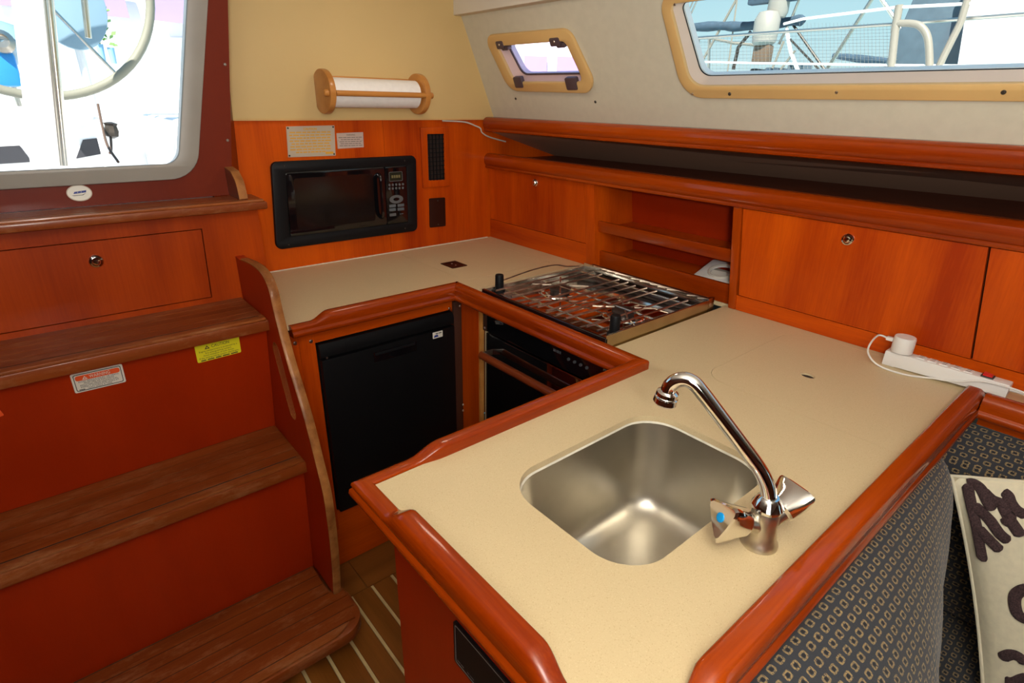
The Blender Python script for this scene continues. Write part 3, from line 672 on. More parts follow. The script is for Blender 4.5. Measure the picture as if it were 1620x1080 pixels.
for k in range(9):
    t = k/8; s1 = .030; low.append(sp_at(s1*t*t, (1-t)**2*(z0-.030)+2*t*(1-t)*z0+t*t*(z0+kz*s1)))
crown = [B_, onspout(1098, 606), onspout(1084, 600), onspout(1070, 602), onspout(1060, 610), onspout(1056, 622)]
mid = low+[sp_at(.030+(sB-.030)*k/4, z0+kz*(.030+(sB-.030)*k/4)) for k in range(1, 4)]+crown
spt = bez(mid, 4)
G().tube(spt, .0100, 18).build('spout', 'chrome', ft)
tip = spt[-1]; td = (spt[-1]-spt[-4]).normalized()
G().lathe(tip-td*.004, td, [(.0105, 0), (.0145, .002), (.0150, .007), (.0135, .009), (.0155, .010), (.0165, .017), (.0150, .019), (.0120, .0185)], 24).build('aerator', 'chrome', ft)
def handle(direction, blue):
    d = Vector(direction).normalized(); o_ = fx+Vector((0, 0, .030))
    arm = G().lathe(o_, d, [(.013, .008), (.0135, .026), (.015, .032)], 20).build('valve_arm', 'brushed', ft)
    def tri(t, j):
        k = (0, .15, .75, 1.0, 1.0, .9)[j]; a = ((t+PI/6) % (2*PI/3))-PI/3
        return 1*(1-k)+k*min(.5/math.cos(a), .86)*1.42
    hn = G().lathe(o_+d*.030, d, [(.0165, 0), (.0200, .004), (.0250, .022), (.0275, .036), (.0270, .039), (.0235, .041)], 36, shape=tri).build('handle', 'chrome', ft, smooth=25)
    if blue: G().lathe(o_+d*.0708, d, [(.0065, 0), (.0065, .0012), (.005, .0016)], 18).build('cold_mark', 'blue_dot', hn)
handle((-.66, .36, .26), True)
handle((.66, -.22, .44), False)
# ================================================================== cooker
SX0, SX1, SY0, SY1, SZ = .988, 1.432, .806, 1.298, .953
ck = thing('gimballed_cooker', 'two burner stainless marine cooker with black oven front and wooden grab bar', 'cooker', (1.21, 1.05, .36))
def sheet(name, mat, x0, x1, y0, y1, z0, z1, bev=.0008): return boxp(name, mat, ck, x0, x1, y0, y1, z0, z1, bev)
sheet('side_wall', 'brass_steel', SX0, SX1+.004, SY0, SY0+.003, .86, SZ)
sheet('side_wall', 'stainless', SX0, SX1+.004, SY1-.003, SY1, .86, SZ-.008)
sheet('back_wall', 'stove_mirror', SX1, SX1+.003, SY0, SY1, .86, SZ+.004)
sheet('back_box', 'bracket_dark', SX1+.003, SX1+.036, SY0+.012, SY1-.01, .86, SZ-.004)
sheet('end_cap', 'brass_steel', SX1+.003, SX1+.037, SY0+.004, SY0+.0118, .86, SZ+.002)
screw('screw', (SX1+.020, SY0+.0037, .934), (0, -1, 0), .006, 'screw', ck)
sheet('front_edge', 'black_gloss', SX0-.004, SX0+.006, SY0, SY1, .885, SZ-.006, .002)
sheet('hob_tray', 'stove_mirror', SX0+.006, SX1, SY0+.003, SY1-.003, .915, .921)
sheet('oven_body', 'black_plastic', 1.012, SX1, SY0+.004, SY1-.004, .36, .905)
for j in range(2):
    cy = 1.185-.255*j; cx = 1.205
    bn = G().lathe((cx, cy, .921), (0, 0, 1), [(.062, 0), (.060, .003), (.050, .004), (.046, .001)], 28).build('burner', 'stove_mirror', ck)
    G().lathe((cx, cy, .921), (0, 0, 1), [(.030, 0), (.030, .010), (.034, .011), (.034, .016), (.028, .019), (.004, .0195)], 24).build('burner_cap', 'burner_dark', bn)
gz = .9455
gr = thing_grate = None
ys = [SY1-.035-.037*k for k in range(13)]
for k, yy in enumerate(ys):
    if k in (3, 9): continue
    bent = k in (5, 7)
    x1 = SX1-.030-(.01 if k % 3 == 0 else 0)
    pts = [(SX0+.022, yy, gz), (x1, yy, gz)]
    G().tube(pts, .0028, 8).build('grate_bar', 'grate', ck)
for xx in (SX0+.060, 1.205, SX1-.050):
    G().tube([(xx, SY0+.012, gz-.0045), (xx, SY1-.012, gz-.0045)], .0026, 8).build('cross_bar', 'stainless', ck)
for j in range(2):
    cy = 1.185-.255*j; cx = 1.205
    for a in (PI/4, 3*PI/4):
        d = Vector((math.cos(a), math.sin(a), 0))
        G().tube([Vector((cx, cy, gz))-d*.088, Vector((cx, cy, gz))-d*.028], .0026, 8).build('pan_support', 'grate', ck)
        G().tube([Vector((cx, cy, gz))+d*.028, Vector((cx, cy, gz))+d*.088], .0026, 8).build('pan_support', 'grate', ck)
sheet('slotted_strip', 'burner_dark', SX1-.052, SX1-.026, SY0+.02, SY1-.02, .922, .930)
for p in (wz(790, 449, .955), wz(972, 522, .945)):
    p = Vector((p.x, p.y, .930))
    kb = G().lathe(p, (0, 0, 1), [(.0185, 0), (.0185, .006), (.0135, .010), (.0130, .012)], 20).build('clamp_base', 'black_plastic', ck)
    G().lathe(p+Vector((0, 0, .011)), (0, 0, 1), [(.0128, 0), (.0132, .004), (.0132, .040), (.0115, .044), (.004, .0445)], 24).build('clamp_grip', 'black_plastic', kb)
pa = wz(790, 449, .955); pa = Vector((pa.x, pa.y, .962))
G().tube(bez([pa+Vector((.008, .003, 0)), (1.20, SY1+.012, .967), (1.30, SY1+.012, .967), (1.35, SY1+.004, .956), (SX1-.03, SY1-.004, .950)], 6), .0022, 8).build('pan_clamp_rod', 'grate', ck)
# oven front
OX = 1.003
cp = G().box(OX-.004, OX+.009, SY0+.004, SY1-.006, .806, .884).build('control_panel', 'black_gloss', ck, bevel=.001)
for k in range(4):
    G().lathe((OX-.004, .935-.022*k, .842), (-1, 0, 0), [(.0045, 0), (.004, .004), (.001, .0045)], 12).build('indicator', 'button_grey', cp)
om = frame_mtx((OX-.0045, 1.0, .845), (0, -1, 0), (0, 0, 1))
print_line('lettering', .030, .008, om @ Matrix.Translation((.02, .004, 0)), 'button_grey', cp, 3, 2)
sheet('chrome_strip', 'chrome', OX-.006, OX+.004, SY0+.004, SY1-.02, .798, .8015, .0005)
od = sheet('oven_door', 'oven_glass', OX-.003, OX+.009, SY0+.004, SY1-.006, .38, .796, .001)
boxp('door_edge', 'stainless', od, OX-.0035, OX+.009, SY1-.0058, SY1-.002, .38, .80)
BX, BZ = .962, .742
by = SY1-.025
G().tube([(BX, SY0+.012, BZ), (BX, by, BZ)], .0125, 16).build('grab_bar', 'oven_bar', ck)
for yy in (by-.010, SY0+.02):
    G().box(BX-.002, OX-.003, yy, yy+.004, BZ-.006, BZ+.013).build('bar_bracket', 'stainless', ck, bevel=.001)
# ================================================================== hull side lockers
lk = thing('galley_lockers', 'long varnished locker front with drop doors and an open cubby behind the cooker', 'locker', (1.7, .8, CT))
def fx_(z, dx=0): return 1.517+dx-.045*(z-CT)
def leaf(name, y0b, y1b, z0, y0t, y1t, z1, th, mat, dx=0, parent=lk, bev=0):
    """board lying in the leaning locker face: y at foot and at head"""
    a, b = fx_(z0, dx), fx_(z1, dx)
    return G().hexa([(a, y0b, z0), (a+th, y0b, z0), (a+th, y1b, z0), (a, y1b, z0)], [(b, y0t, z1), (b+th, y0t, z1), (b+th, y1t, z1), (b, y1t, z1)]).build(name, mat, parent, bevel=bev)
RZ0 = 1.213
# after section
leaf('base_board', 1.362, 1.937, CT+.0005, 1.366, 1.937, .998, .015, 'wood_y')
dA = leaf('door', 1.368, 1.930, 1.0, 1.393, 1.932, RZ0-.002, .014, 'wood_z', 0)
leaf('post', 1.318, 1.3605, CT+.0005, 1.343, 1.3905, RZ0, .22, 'wood_z', -.002, bev=.002)
# open cubby
leaf('cubby_lip', .786, 1.3175, CT+.0005, .790, 1.321, .980, .016, 'rail_y', .020, bev=.003)
leaf('shelf_lip', .786, 1.3235, 1.050, .790, 1.3265, 1.0875, .014, 'rail_y', .012, bev=.003)
boxp('shelf', 'wood_y', lk, 1.545, 1.74, .79, 1.325, 1.052, 1.062)
boxp('cubby_floor', 'wood_y', lk, 1.555, 1.74, .79, 1.317, .950, .960)
G().hexa([(1.73, .775, CT), (1.745, .775, CT), (1.745, 1.345, CT), (1.73, 1.345, CT)], [(1.705, .775, 1.24), (1.72, .775, 1.24), (1.72, 1.345, 1.24), (1.705, 1.345, 1.24)]).build('cubby_back', 'riser', lk)
# forward section
leaf('end_post', .7615, .785, CT+.0005, .801-.012, .815, RZ0, .21, 'rail_z', -.010, bev=.004)
leaf('base_board', -.90, .7612, CT+.0005, -.90, .767, .9645, .015, 'wood_y', -.006)
dB = leaf('door', .2065, .7595, .9665, .2410, .7865, RZ0-.002, .014, 'wood_z', -.006)
dC = leaf('door', -.50, .2020, .9665, -.47, .2365, RZ0-.002, .014, 'wood_z', -.006)
leaf('backing', -.9, .76, CT+.001, -.9, .78, RZ0, .004, 'joint', .012)
leaf('backing', 1.37, 1.937, CT+.001, 1.39, 1.937, RZ0, .004, 'joint', .016)
def knob_on(px, py, par, dx):
    p = wx(px, py, 1.505); p.x = fx_(p.z, dx)
    push_knob(p, (-1, 0, -.045), .0145, par)
knob_on(847, 289, dA, 0); knob_on(1343, 378, dB, -.006)
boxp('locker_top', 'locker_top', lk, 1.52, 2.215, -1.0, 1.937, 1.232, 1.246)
def long_rail(name, x, w_, z0, z1, y0, y1, parent, mat='rail_y', bead=.011):
    zb = z0+bead
    pts = [(x+.006, z0), (x+.002, z0+.002), (x+.001, z0+bead*.6), (x+.004, zb), (x+.001, zb+.002), (x-.004, zb+(z1-zb)*.25), (x-.005, zb+(z1-zb)*.5), (x-.002, zb+(z1-zb)*.76), (x+.005, z1-.004), (x+.013, z1-.0005), (x+.020, z1), (x+w_-.006, z1), (x+w_-.001, z1-.004), (x+w_, z1-.012), (x+w_, z0)]
    return G().prism(pts, y0, y1, 1).build(name, mat, parent, smooth=30)
long_rail('top_rail', 1.486, .040, RZ0, 1.271, -1.0, 1.938, lk)
us = thing('handhold_rail', 'long varnished rail along the foot of the cabin side', 'rail', (1.49, .8, 1.357))
long_rail('moulding', 1.468, .055, 1.357, 1.411, -1.0, 1.922, us)
# ================================================================== small things on the bulkhead
mw = thing('microwave', 'black built-in microwave oven with trim kit in the bulkhead', 'microwave', (.88, 1.94, 1.0))
AM = frame_mtx((0, 1.94, 0), (1, 0, 0), (0, 0, 1))
mo = [(.600, 1.0005), (1.137, .999), (1.146, 1.2715), (.622, 1.2725)]
plate('trim_frame', roundpoly(mo, .016, 6), [roundpoly([(.640, 1.030), (1.106, 1.028), (1.112, 1.246), (.656, 1.247)], .008, 4)], .018, 'black_plastic', mw, AM @ lift(.018), bevel=.005)
plate('inner_frame', roundpoly([(.636, 1.026), (1.110, 1.024), (1.116, 1.250), (.652, 1.251)], .008, 4), [], .006, 'black_plastic', mw, AM @ lift(.009))
md = plate('door', roundpoly([(.650, 1.036), (1.010, 1.036), (1.013, 1.240), (.661, 1.241)], .007, 4), [], .010, 'black_gloss', mw, AM @ lift(.016), bevel=.002)
plate('door_window', roundpoly([(.674, 1.054), (.965, 1.054), (.967, 1.222), (.682, 1.222)], .010, 5), [], .001, 'mw_glass', md, AM @ lift(.0168))
hx = .990
G().tube(bez([(hx, 1.923, 1.218), (hx, 1.911, 1.206), (hx, 1.908, 1.18), (hx, 1.908, 1.10), (hx, 1.911, 1.074), (hx, 1.923, 1.062)], 6), .0065, 12).build('handle', 'black_gloss', md)
mp_ = plate('control_panel', roundpoly([(1.0155, 1.036), (1.100, 1.036), (1.104, 1.240), (1.0185, 1.240)], .004, 4), [], .010, 'black_gloss', mw, AM @ lift(.016), bevel=.002)
def mwp(px, py): q = wy(px, py, 1.924); return q.x, q.z
cx, cz = mwp(626, 279)
dsp = plate('display', rrect(cx-.026, cx+.026, cz-.015, cz+.015, .003, 3), [], .001, 'display', mp_, AM @ lift(.0168))
plate('display_border', rrect(cx-.028, cx+.028, cz-.017, cz+.017, .004, 3), [rrect(cx-.0262, cx+.0262, cz-.0152, cz+.0152, .003, 3)], .0005, 'button_grey', dsp, AM @ lift(.0172))
print_line('digits', .036, .010, AM @ Matrix.Translation((cx, cz, .0168)), 'display_digit', dsp, 4, 4)
for r_ in range(2):
    for k in range(5):
        bx, bz = mwp(616+5.3*k, 292.5-.3*k+5.8*r_)
        plate('button', [(bx+.0042*math.cos(t), bz+.0046*math.sin(t)) for t in [2*PI*i/12 for i in range(12)]], [], .0015, 'button_grey', mp_, AM @ lift(.0172))
cx, cz = mwp(627, 315)
plate('button_ring', [(cx+.0285*math.cos(t), cz+.0155*math.sin(t)) for t in [2*PI*i/28 for i in range(28)]], [[(cx+.013*math.cos(t), cz+.0062*math.sin(t)) for t in [2*PI*i/20 for i in range(20)]]], .0012, 'button_grey', mp_, AM @ lift(.0170))
for i, (px, py) in enumerate(((621, 325.5), (634, 324.5), (621, 331.5), (634, 330.5), (621.5, 339.5))):
    bx, bz = mwp(px, py); plate('button', rrect(bx-.0135, bx+.0135, bz-.0052, bz+.0052, .001, 2), [], .0015, 'button_blue' if i < 4 else 'button_grey', mp_, AM @ lift(.0172))
bx, bz = mwp(635, 338); print_line('lettering', .016, .003, AM @ Matrix.Translation((bx, bz, .0168)), 'button_grey', mp_, 2, 6)
for px, py in ((449, 262), (640, 254), (457, 387), (641, 361)):
    q = wy(px, py, 1.922); screw('screw', (q.x, 1.9222, q.z), (0, -1, 0), .0028, 'dark_screw', mw)
pl = thing('engraved_plaque', 'large metal plaque with yellow lettering above the microwave', 'plaque', (.763, 1.94, 1.288))
plate('plate', [(.679, 1.288), (.841, 1.287), (.847, 1.384), (.685, 1.382)], [], .002, 'plaque', pl, AM @ lift(.0021))
text('heading', 'CAUTION', .009, AM @ Matrix.Translation((.762, 1.3735, .0021)), 'plaque_yellow', pl, width=.045, bold=.0004)
for k in range(8): print_line('lettering', (.138, .14, .135, .14, .128, .136, .138, .10)[k], .0040, AM @ Matrix.Translation((.762-.0008*k, 1.3635-.0088*k, .0021)), 'plaque_yellow', pl, 8, k)
plate('logo', rrect(.806, .834, 1.2935, 1.301, .001, 2), [], .0003, 'plaque_yellow', pl, AM @ lift(.0026))
for x_, z_ in ((.690, 1.377), (.842, 1.379), (.684, 1.293), (.836, 1.2925)): screw('screw', (x_, 1.9378, z_), (0, -1, 0), .003, 'dark_screw', pl)
p2 = thing('small_plaque', 'small grey warning plate with fine black print', 'plaque', (.90, 1.94, 1.309))
plate('plate', [(.8515, 1.309), (.948, 1.311), (.950, 1.361), (.852, 1.359)], [], .0015, 'plaque2', p2, AM @ lift(.0016))
text('heading', 'WARNING', .0075, AM @ Matrix.Translation((.903, 1.3525, .0016)), 'ink', p2, width=.032)
for k in range(5): print_line('lettering', (.086, .07, .082, .076, .084)[k], .0022, AM @ Matrix.Translation((.9005, 1.3445-.0066*k, .0016)), 'ink_soft', p2, 6, 20+k)
for x_ in (.8565, .944): screw('screw', (x_, 1.9384, 1.335), (0, -1, 0), .0022, 'screw', p2)
vg = thing('vent_grille', 'wood-framed black ventilation grille on the bulkhead', 'vent', (1.24, 1.94, 1.155))
vo = [(1.182, 1.157), (1.302, 1.155), (1.302, 1.373), (1.181, 1.371)]; vi = [(1.204, 1.179), (1.284, 1.177), (1.285, 1.352), (1.205, 1.352)]
plate('frame', vo, [vi], .010, 'wood_z', vg, AM @ lift(.010), bevel=.002)
plate('backing', vi, [], .001, 'joint', vg, AM @ lift(.0008))
for k in range(11): boxp('slat', 'black_plastic', vg, 1.205, 1.285, 1.9335, 1.9365, 1.184+.0162*k, 1.1875+.0162*k)
for k in range(5): boxp('bar', 'black_plastic', vg, 1.2135+.0155*k, 1.2160+.0155*k, 1.931, 1.9345, 1.178, 1.352)
op = thing('outlet_cover', 'dark brown blank outlet cover below the vent', 'outlet cover', (1.245, 1.94, .997))
plate('plate', roundpoly([(1.208, .998), (1.281, .996), (1.282, 1.108), (1.210, 1.110)], .003, 3), [], .005, 'outlet_brown', op, AM @ lift(.005), bevel=.0015)
for z_ in (1.100, 1.006): screw('screw', (1.246, 1.9349, z_), (0, -1, 0), .003, 'dark_screw', op)
# paper towel holder on the cream lining
th = thing('paper_towel_holder', 'light oak paper towel holder with round ends on the cream lining', 'towel holder', (.97, 1.93, 1.42))
CZ, CYY = 1.487, 1.878
def disc(x0, x1):
    loop = []
    for k in range(40):
        t = 2*PI*k/40; y = CYY+.071*math.cos(t)*-1; z = CZ+.066*math.sin(t); loop.append((min(y, 1.9285), z))
    return G().prism(loop, x0, x1, 0).build('end_disc', 'holder_wood', th, bevel=.004)
disc(.788, .808); disc(1.132, 1.152)
boxp('back_board', 'holder_wood', th, .8082, 1.1318, 1.917, 1.9285, 1.475, 1.535, .002)
G().lathe((.772, 1.826, CZ-.004), (1, 0, 0), [(.004, 0), (.0095, .003), (.011, .008), (.011, .0155)], 18).build('dowel_end', 'holder_wood', th)
G().lathe((1.1525, 1.826, CZ-.004), (1, 0, 0), [(.011, 0), (.011, .010), (.0095, .0155), (.004, .018)], 18).build('dowel_end', 'holder_wood', th)
G().lathe((.8085, 1.8145, CZ-.004), (1, 0, 0), [(.0085, 0), (.0085, .323)], 16).build('front_dowel', 'holder_wood', th)
pt = thing('paper_towel_roll', 'white paper towel roll held in the oak holder', 'paper towel', (.97, 1.878, 1.445))
G().lathe((.812, 1.868, CZ-.002), (1, 0, 0), [(.040, 0), (.0445, .001), (.0445, .310), (.040, .311)], 36).build('roll', 'paper', pt, smooth=40)
G().lathe((.8105, 1.868, CZ-.002), (1, 0, 0), [(.018, 0), (.018, .314)], 16, False, False).build('core', 'card', pt)
# stray cable between bulkhead lining and rail
tag(G().tube(bez([wy(700, 191, 1.932), wy(735, 193, 1.932), wy(752, 199, 1.93), wy(760, 203, 1.925), wy(763, 210, 1.927), wy(775, 217, 1.93), wy(800, 224, 1.935)], 6), .0028, 8).build('loose_cable', 'card'), 'thin pale cable running from bulkhead to the rail end', 'cable')
# trivet in the cubby
tv = thing('white_card_tray', 'pale square tray with a round opening in the cubby', 'tray', (1.64, .85, .961))
tm = frame_mtx((1.562, .903, .972), (0, -1, 0), (.93, 0, .30))
plate('plate', rrect(-.045, .084, 0, .115, .008, 3), [[(.022+.038*math.cos(t), .058+.036*math.sin(t)) for t in [2*PI*k/28 for k in range(28)]]], .005, 'white_plastic', tv, tm, bevel=.0015)
g = G(); g.tube([tm @ Vector((.022+.041*math.cos(t), .058+.039*math.sin(t), .001)) for t in [2*PI*k/32 for k in range(32)]], .0045, 8, True); g.build('ring', 'card', tv)
boxp('foot', 'card', tv, 1.63, 1.655, .83, .93, .9602, .986)
# ================================================================== power strip and charger
ps = thing('power_strip', 'white power strip with a red rocker switch on the worktop', 'power strip', (1.46, .235, CT))
px0, px1 = 1.440, 1.478
G().hexa([(px0, .120, CT+.008), (px1, .120, CT+.008), (px1, .350, CT+.0005), (px0, .350, CT+.0005)], [(px0+.003, .120, CT+.036), (px1-.003, .120, CT+.036), (px1-.003, .350, CT+.034), (px0+.003, .350, CT+.034)]).build('body', 'white_plastic', ps, bevel=.003)
boxp('foot', 'white_plastic', ps, px0+.002, px1-.002, .325, .349, CT+.0003, CT+.004); boxp('foot', 'white_plastic', ps, px0+.002, px1-.002, .122, .150, CT+.0003, CT+.010)
for k in range(5):
    yy = .282-.022*k
    so = boxp('socket', 'white_plastic', ps, px0+.009, px1-.009, yy-.008, yy+.008, CT+.0345, CT+.0372, .001)
    for s_ in (-1, 1): boxp('slot', 'button_grey', so, 1.459+s_*.005-.001, 1.459+s_*.005+.001, yy-.004, yy+.004, CT+.0371, CT+.0375)
sw = boxp('switch_frame', 'ink', ps, px0+.008, px1-.008, .150, .172, CT+.0350, CT+.0384, .001)
G().hexa([(px0+.011, .153, CT+.038), (px1-.011, .153, CT+.038), (px1-.011, .169, CT+.038), (px0+.011, .169, CT+.038)], [(px0+.011, .153, CT+.0405), (px1-.011, .153, CT+.0405), (px1-.011, .169, CT+.043), (px0+.011, .169, CT+.043)]).build('rocker', 'red_switch', sw)
G().tube(bez([(1.459, .121, CT+.022), (1.462, .09, CT+.020), (1.47, .02, CT+.006), (1.48, -.2, CT+.005)], 6), .0035, 8).build('mains_cord', 'cable_white', ps)
cg = thing('charger', 'round white phone charger plugged into the power strip', 'charger', (1.455, .322, CT+.036))
G().lathe((1.455, .322, CT+.0368), (0, 0, 1), [(.019, 0), (.0215, .001), (.0218, .005), (.0218, .034), (.0205, .0375), (.004, .038)], 32).build('body', 'white_plastic', cg)
G().box(1.449, 1.461, .344, .358, CT+.056, CT+.064).build('plug', 'white_plastic', cg, bevel=.0015)
cpts = [(1.455, .357, CT+.060), (1.452, .375, CT+.061)]+[tuple(wz(px, py, z)) for px, py, z in ((1376, 545, CT+.05), (1374, 560, CT+.025), (1390, 578, CT+.004), (1430, 592, CT+.0035), (1475, 598, CT+.005), (1515, 600, CT+.013))]+[(1.437, .165, CT+.030), (1.436, .12, CT+.034), (1.432, .06, CT+.030), (1.44, -.05, CT+.012)]
cq_ = [Vector((min(p.x, 1.4372), p.y, p.z)) if .10 < p.y < .352 else p for p in bez(cpts, 8)]
tag(G().tube(cq_, .0021, 8).build('charging_cable', 'cable_white'), 'white charging cable looping from the charger along the strip', 'cable')
# ================================================================== settee
def uvmap(o, f):
    me = o.data; ul = me.uv_layers.new(name='UVMap'); base = wloc(o)
    for p in me.polygons:
        for li in p.loop_indices:
            v = me.vertices[me.loops[li].vertex_index].co+base; ul.data[li].uv = f(v, p)
def bolster(name, label, x0, x1, prof2, group=None, n=44, rr=.05, shear=0):
    """long cushion: closed profile (y, z) swept along x with rounded ends; UV in metres round the profile"""
    cy = sum(p[0] for p in prof2)/len(prof2); cz = sum(p[1] for p in prof2)/len(prof2)
    acc = [0]
    for i in range(1, len(prof2)+1): acc.append(acc[-1]+(Vector(prof2[i % len(prof2)])-Vector(prof2[i-1])).length)
    m_ = len(prof2); vs_, fs, uvs = [], [], []; accs = []
    xs = []
    for k in range(9): t = k/8; xs.append((x0+rr*(1-math.cos(t*PI/2)), math.sin(t*PI/2)))
    for k in range(1, n): xs.append((x0+rr+(x1-x0-2*rr)*k/n, 1))
    for k in range(9): t = k/8; xs.append((x1-rr*(1-math.sin(t*PI/2)), math.cos(t*PI/2)))
    for x, s in xs:
        ring0 = len(vs_)
        k = 1-(1-s)*rr/.075*.9 if s < 1 else 1
        wob = .004*math.sin(x*17)+.003*math.sin(x*41+1)
        for i, p in enumerate(prof2):
            front = max(0, min(1, (cy-p[0])/.05))
            thk = 1+min(.145, max(0, (1.19-x))*shear)/.077
            if shear: p = (.167-(.167-p[0])*thk, p[1])
            vs_.append(Vector((x, cy+(p[0]-cy)*k-wob*front, cz+(p[1]-cz)*(1-(1-k)*.45))))
    for a in range(len(xs)):
        rv = vs_[a*m_:(a+1)*m_]; L_ = [0]
        for i in range(1, m_+1): L_.append(L_[-1]+(rv[i % m_]-rv[i-1]).length)
        i0 = 12; accs.append([q-L_[i0] for q in L_])
    g = G(); N = len(xs)
    for a in range(N-1):
        for i in range(m_): fs.append((a*m_+i, a*m_+(i+1) % m_, (a+1)*m_+(i+1) % m_, (a+1)*m_+i))
    fs.append(tuple(range(m_))[::-1]); fs.append(tuple((N-1)*m_+i for i in range(m_)))
    me = bpy.data.meshes.new(name); org = Vector(((x0+x1)/2, cy, min(p[1] for p in prof2)))
    me.from_pydata([v-org for v in vs_], [], fs); me.update()
    ul = me.uv_layers.new(name='UVMap')
    for p in me.polygons:
        idx = [me.loops[l].vertex_index for l in p.loop_indices]
        for l, vi in zip(p.loop_indices, idx):
            i = vi % m_; a = vi//m_; vv = accs[a][i]
            if len(idx) == 4 and i == 0 and any(q % m_ == m_-1 for q in idx): vv = accs[a][m_]
            if len(idx) > 4: v = vs_[vi]; ul.data[l].uv = (v.y, v.z); continue
            ul.data[l].uv = (xs[a][0], vv)
    for p in me.polygons: p.use_smooth = True
    me.materials.append(MATS['settee_fabric']); o = bpy.data.objects.new(name, me); C.objects.link(o); o.location = org
    bm = bmesh.new(); bm.from_mesh(me); bmesh.ops.recalc_face_normals(bm, faces=bm.faces); bm.to_mesh(me); bm.free()
    return o
def smooth2(pts, n=4):
    q = [Vector((p[0], p[1], 0)) for p in pts]; N = len(q); out = []
    for i in range(N):
        p0, p1, p2, p3 = q[i-1], q[i], q[(i+1) % N], q[(i+2) % N]
        for k in range(n):
            t = k/n; v = .5*((2*p1)+(p2-p0)*t+(2*p0-5*p1+4*p2-p3)*t*t+(3*p1-p0-3*p2+p3)*t**3); out.append((v.x, v.y))
    return out
SEAT = .45
se = thing('settee_base', 'wooden settee base below the patterned cushions', 'settee', (.9, -.4, FL))
boxp('front_panel', 'riser', se, .35, .37, -.95, .145, FL, .33); boxp('seat_board', 'wood_y', se, .35, 1.50, -.95, .145, .33, .345)
boxp('back_board', 'wood_y', se, 1.412, 1.43, -.9, .145, .345, .893)
sc = bolster('seat_cushion', '', .36, 1.405, smooth2([(.115, .362), (.115, .43), (.100, .450), (-.3, .452), (-.88, .450), (-.92, .43), (-.92, .362), (-.45, .358)]))
tag(sc, 'dark patterned settee seat cushion beneath the pillow', 'cushion', 'patterned settee cushions')
ab = bolster('backrest_cushion', '', .33, 1.215, smooth2([(.165, .482), (.166, .60), (.167, .76), (.166, .862), (.160, .884), (.145, .874), (.126, .845), (.110, .795), (.099, .720), (.092, .640), (.090, .56), (.094, .49), (.105, .482), (.135, .476)]), shear=.25)
tag(ab, 'dark blue-grey patterned backrest cushion bulging below the peninsula rail', 'cushion', 'patterned settee cushions')
# outboard backrest: swept fore and aft
g = G(); pr2 = [(1.300, .806), (1.308, .822), (1.322, .832), (1.365, .862), (1.392, .874), (1.404, .868), (1.406, .70), (1.406, .462), (1.34, .458), (1.322, .462), (1.312, .50), (1.302, .70)]
g.prism(pr2, -.90, .170, 1); hb_ = g.build('outboard_cushion', 'settee_fabric', None, bevel=.012, segs=3)
uvmap(hb_, lambda v, p: (v.y, v.x+v.z*.35 if abs(p.normal.z) > .5 else (v.z if abs(p.normal.x) > .5 else v.x)))
tag(hb_, 'dark patterned cushion along the hull behind the pillow', 'cushion', 'patterned settee cushions')
# pillow leaning in the corner
BLp = wz(1556, 1105, .475); BLp = Vector((BLp.x, BLp.y, .475))
e1 = Vector((.10, -.99, -.02)).normalized()
TLp = None
best = None
TLp = wz(1505, 752, .835); e2 = (TLp-BLp); PL = e2.length; e2.normalize(); e1 = (e1-e2*e1.dot(e2)).normalized(); e3 = e1.cross(e2)
if e3.dot(EYEV-TLp) < 0: e3 = -e3
PW = .40; PO = (BLp+TLp)/2+e1*PW/2
def pil(u, v, side):
    """u, v in -1..1; side +1 front, -1 back"""
    k = max(0, (1-abs(u)**2.6))**.55*max(0, (1-abs(v)**2.6))**.55
    pinch = 1-.045*(1-abs(v)**2)*(abs(u)**3); pv = 1-.045*(1-abs(u)**2)*(abs(v)**3)
    return PO+e1*(u*PW/2*pinch)+e2*(v*PL/2*pv)+e3*(side*.050*k)
pw = thing('throw_pillow', 'cream throw pillow with tufted brown scrollwork leaning in the settee corner', 'pillow', (PO.x, PO.y, .455))
g = G(); N = 28
for side in (1, -1):
    vs_ = [pil(-1+2*i/N, -1+2*j/N, side) for j in range(N+1) for i in range(N+1)]
    g.add(vs_, [(j*(N+1)+i, j*(N+1)+i+1, (j+1)*(N+1)+i+1, (j+1)*(N+1)+i) for j in range(N) for i in range(N)])
g.build('cover', 'pillow_cloth', pw, smooth=60)
rim = [pil(-1+2*i/20, -1, 1) for i in range(20)]+[pil(1, -1+2*i/20, 1) for i in range(20)]+[pil(1-2*i/20, 1, 1) for i in range(20)]+[pil(-1, 1-2*i/20, 1) for i in range(20)]
G().tube(rim, .0035, 8, True).build('piping', 'pillow_piping', pw)
def on_pillow(cx_, cy_):
    px, py = 1480+cx_/3, 720+cy_/3
    q = wpl(px, py, PO+e3*.01, e3)-PO; u, v = q.dot(e1)/(PW/2), q.dot(e2)/(PL/2)
    return pil(max(-.97, min(.97, u)), max(-.97, min(.97, v)), 1)+e3*.001
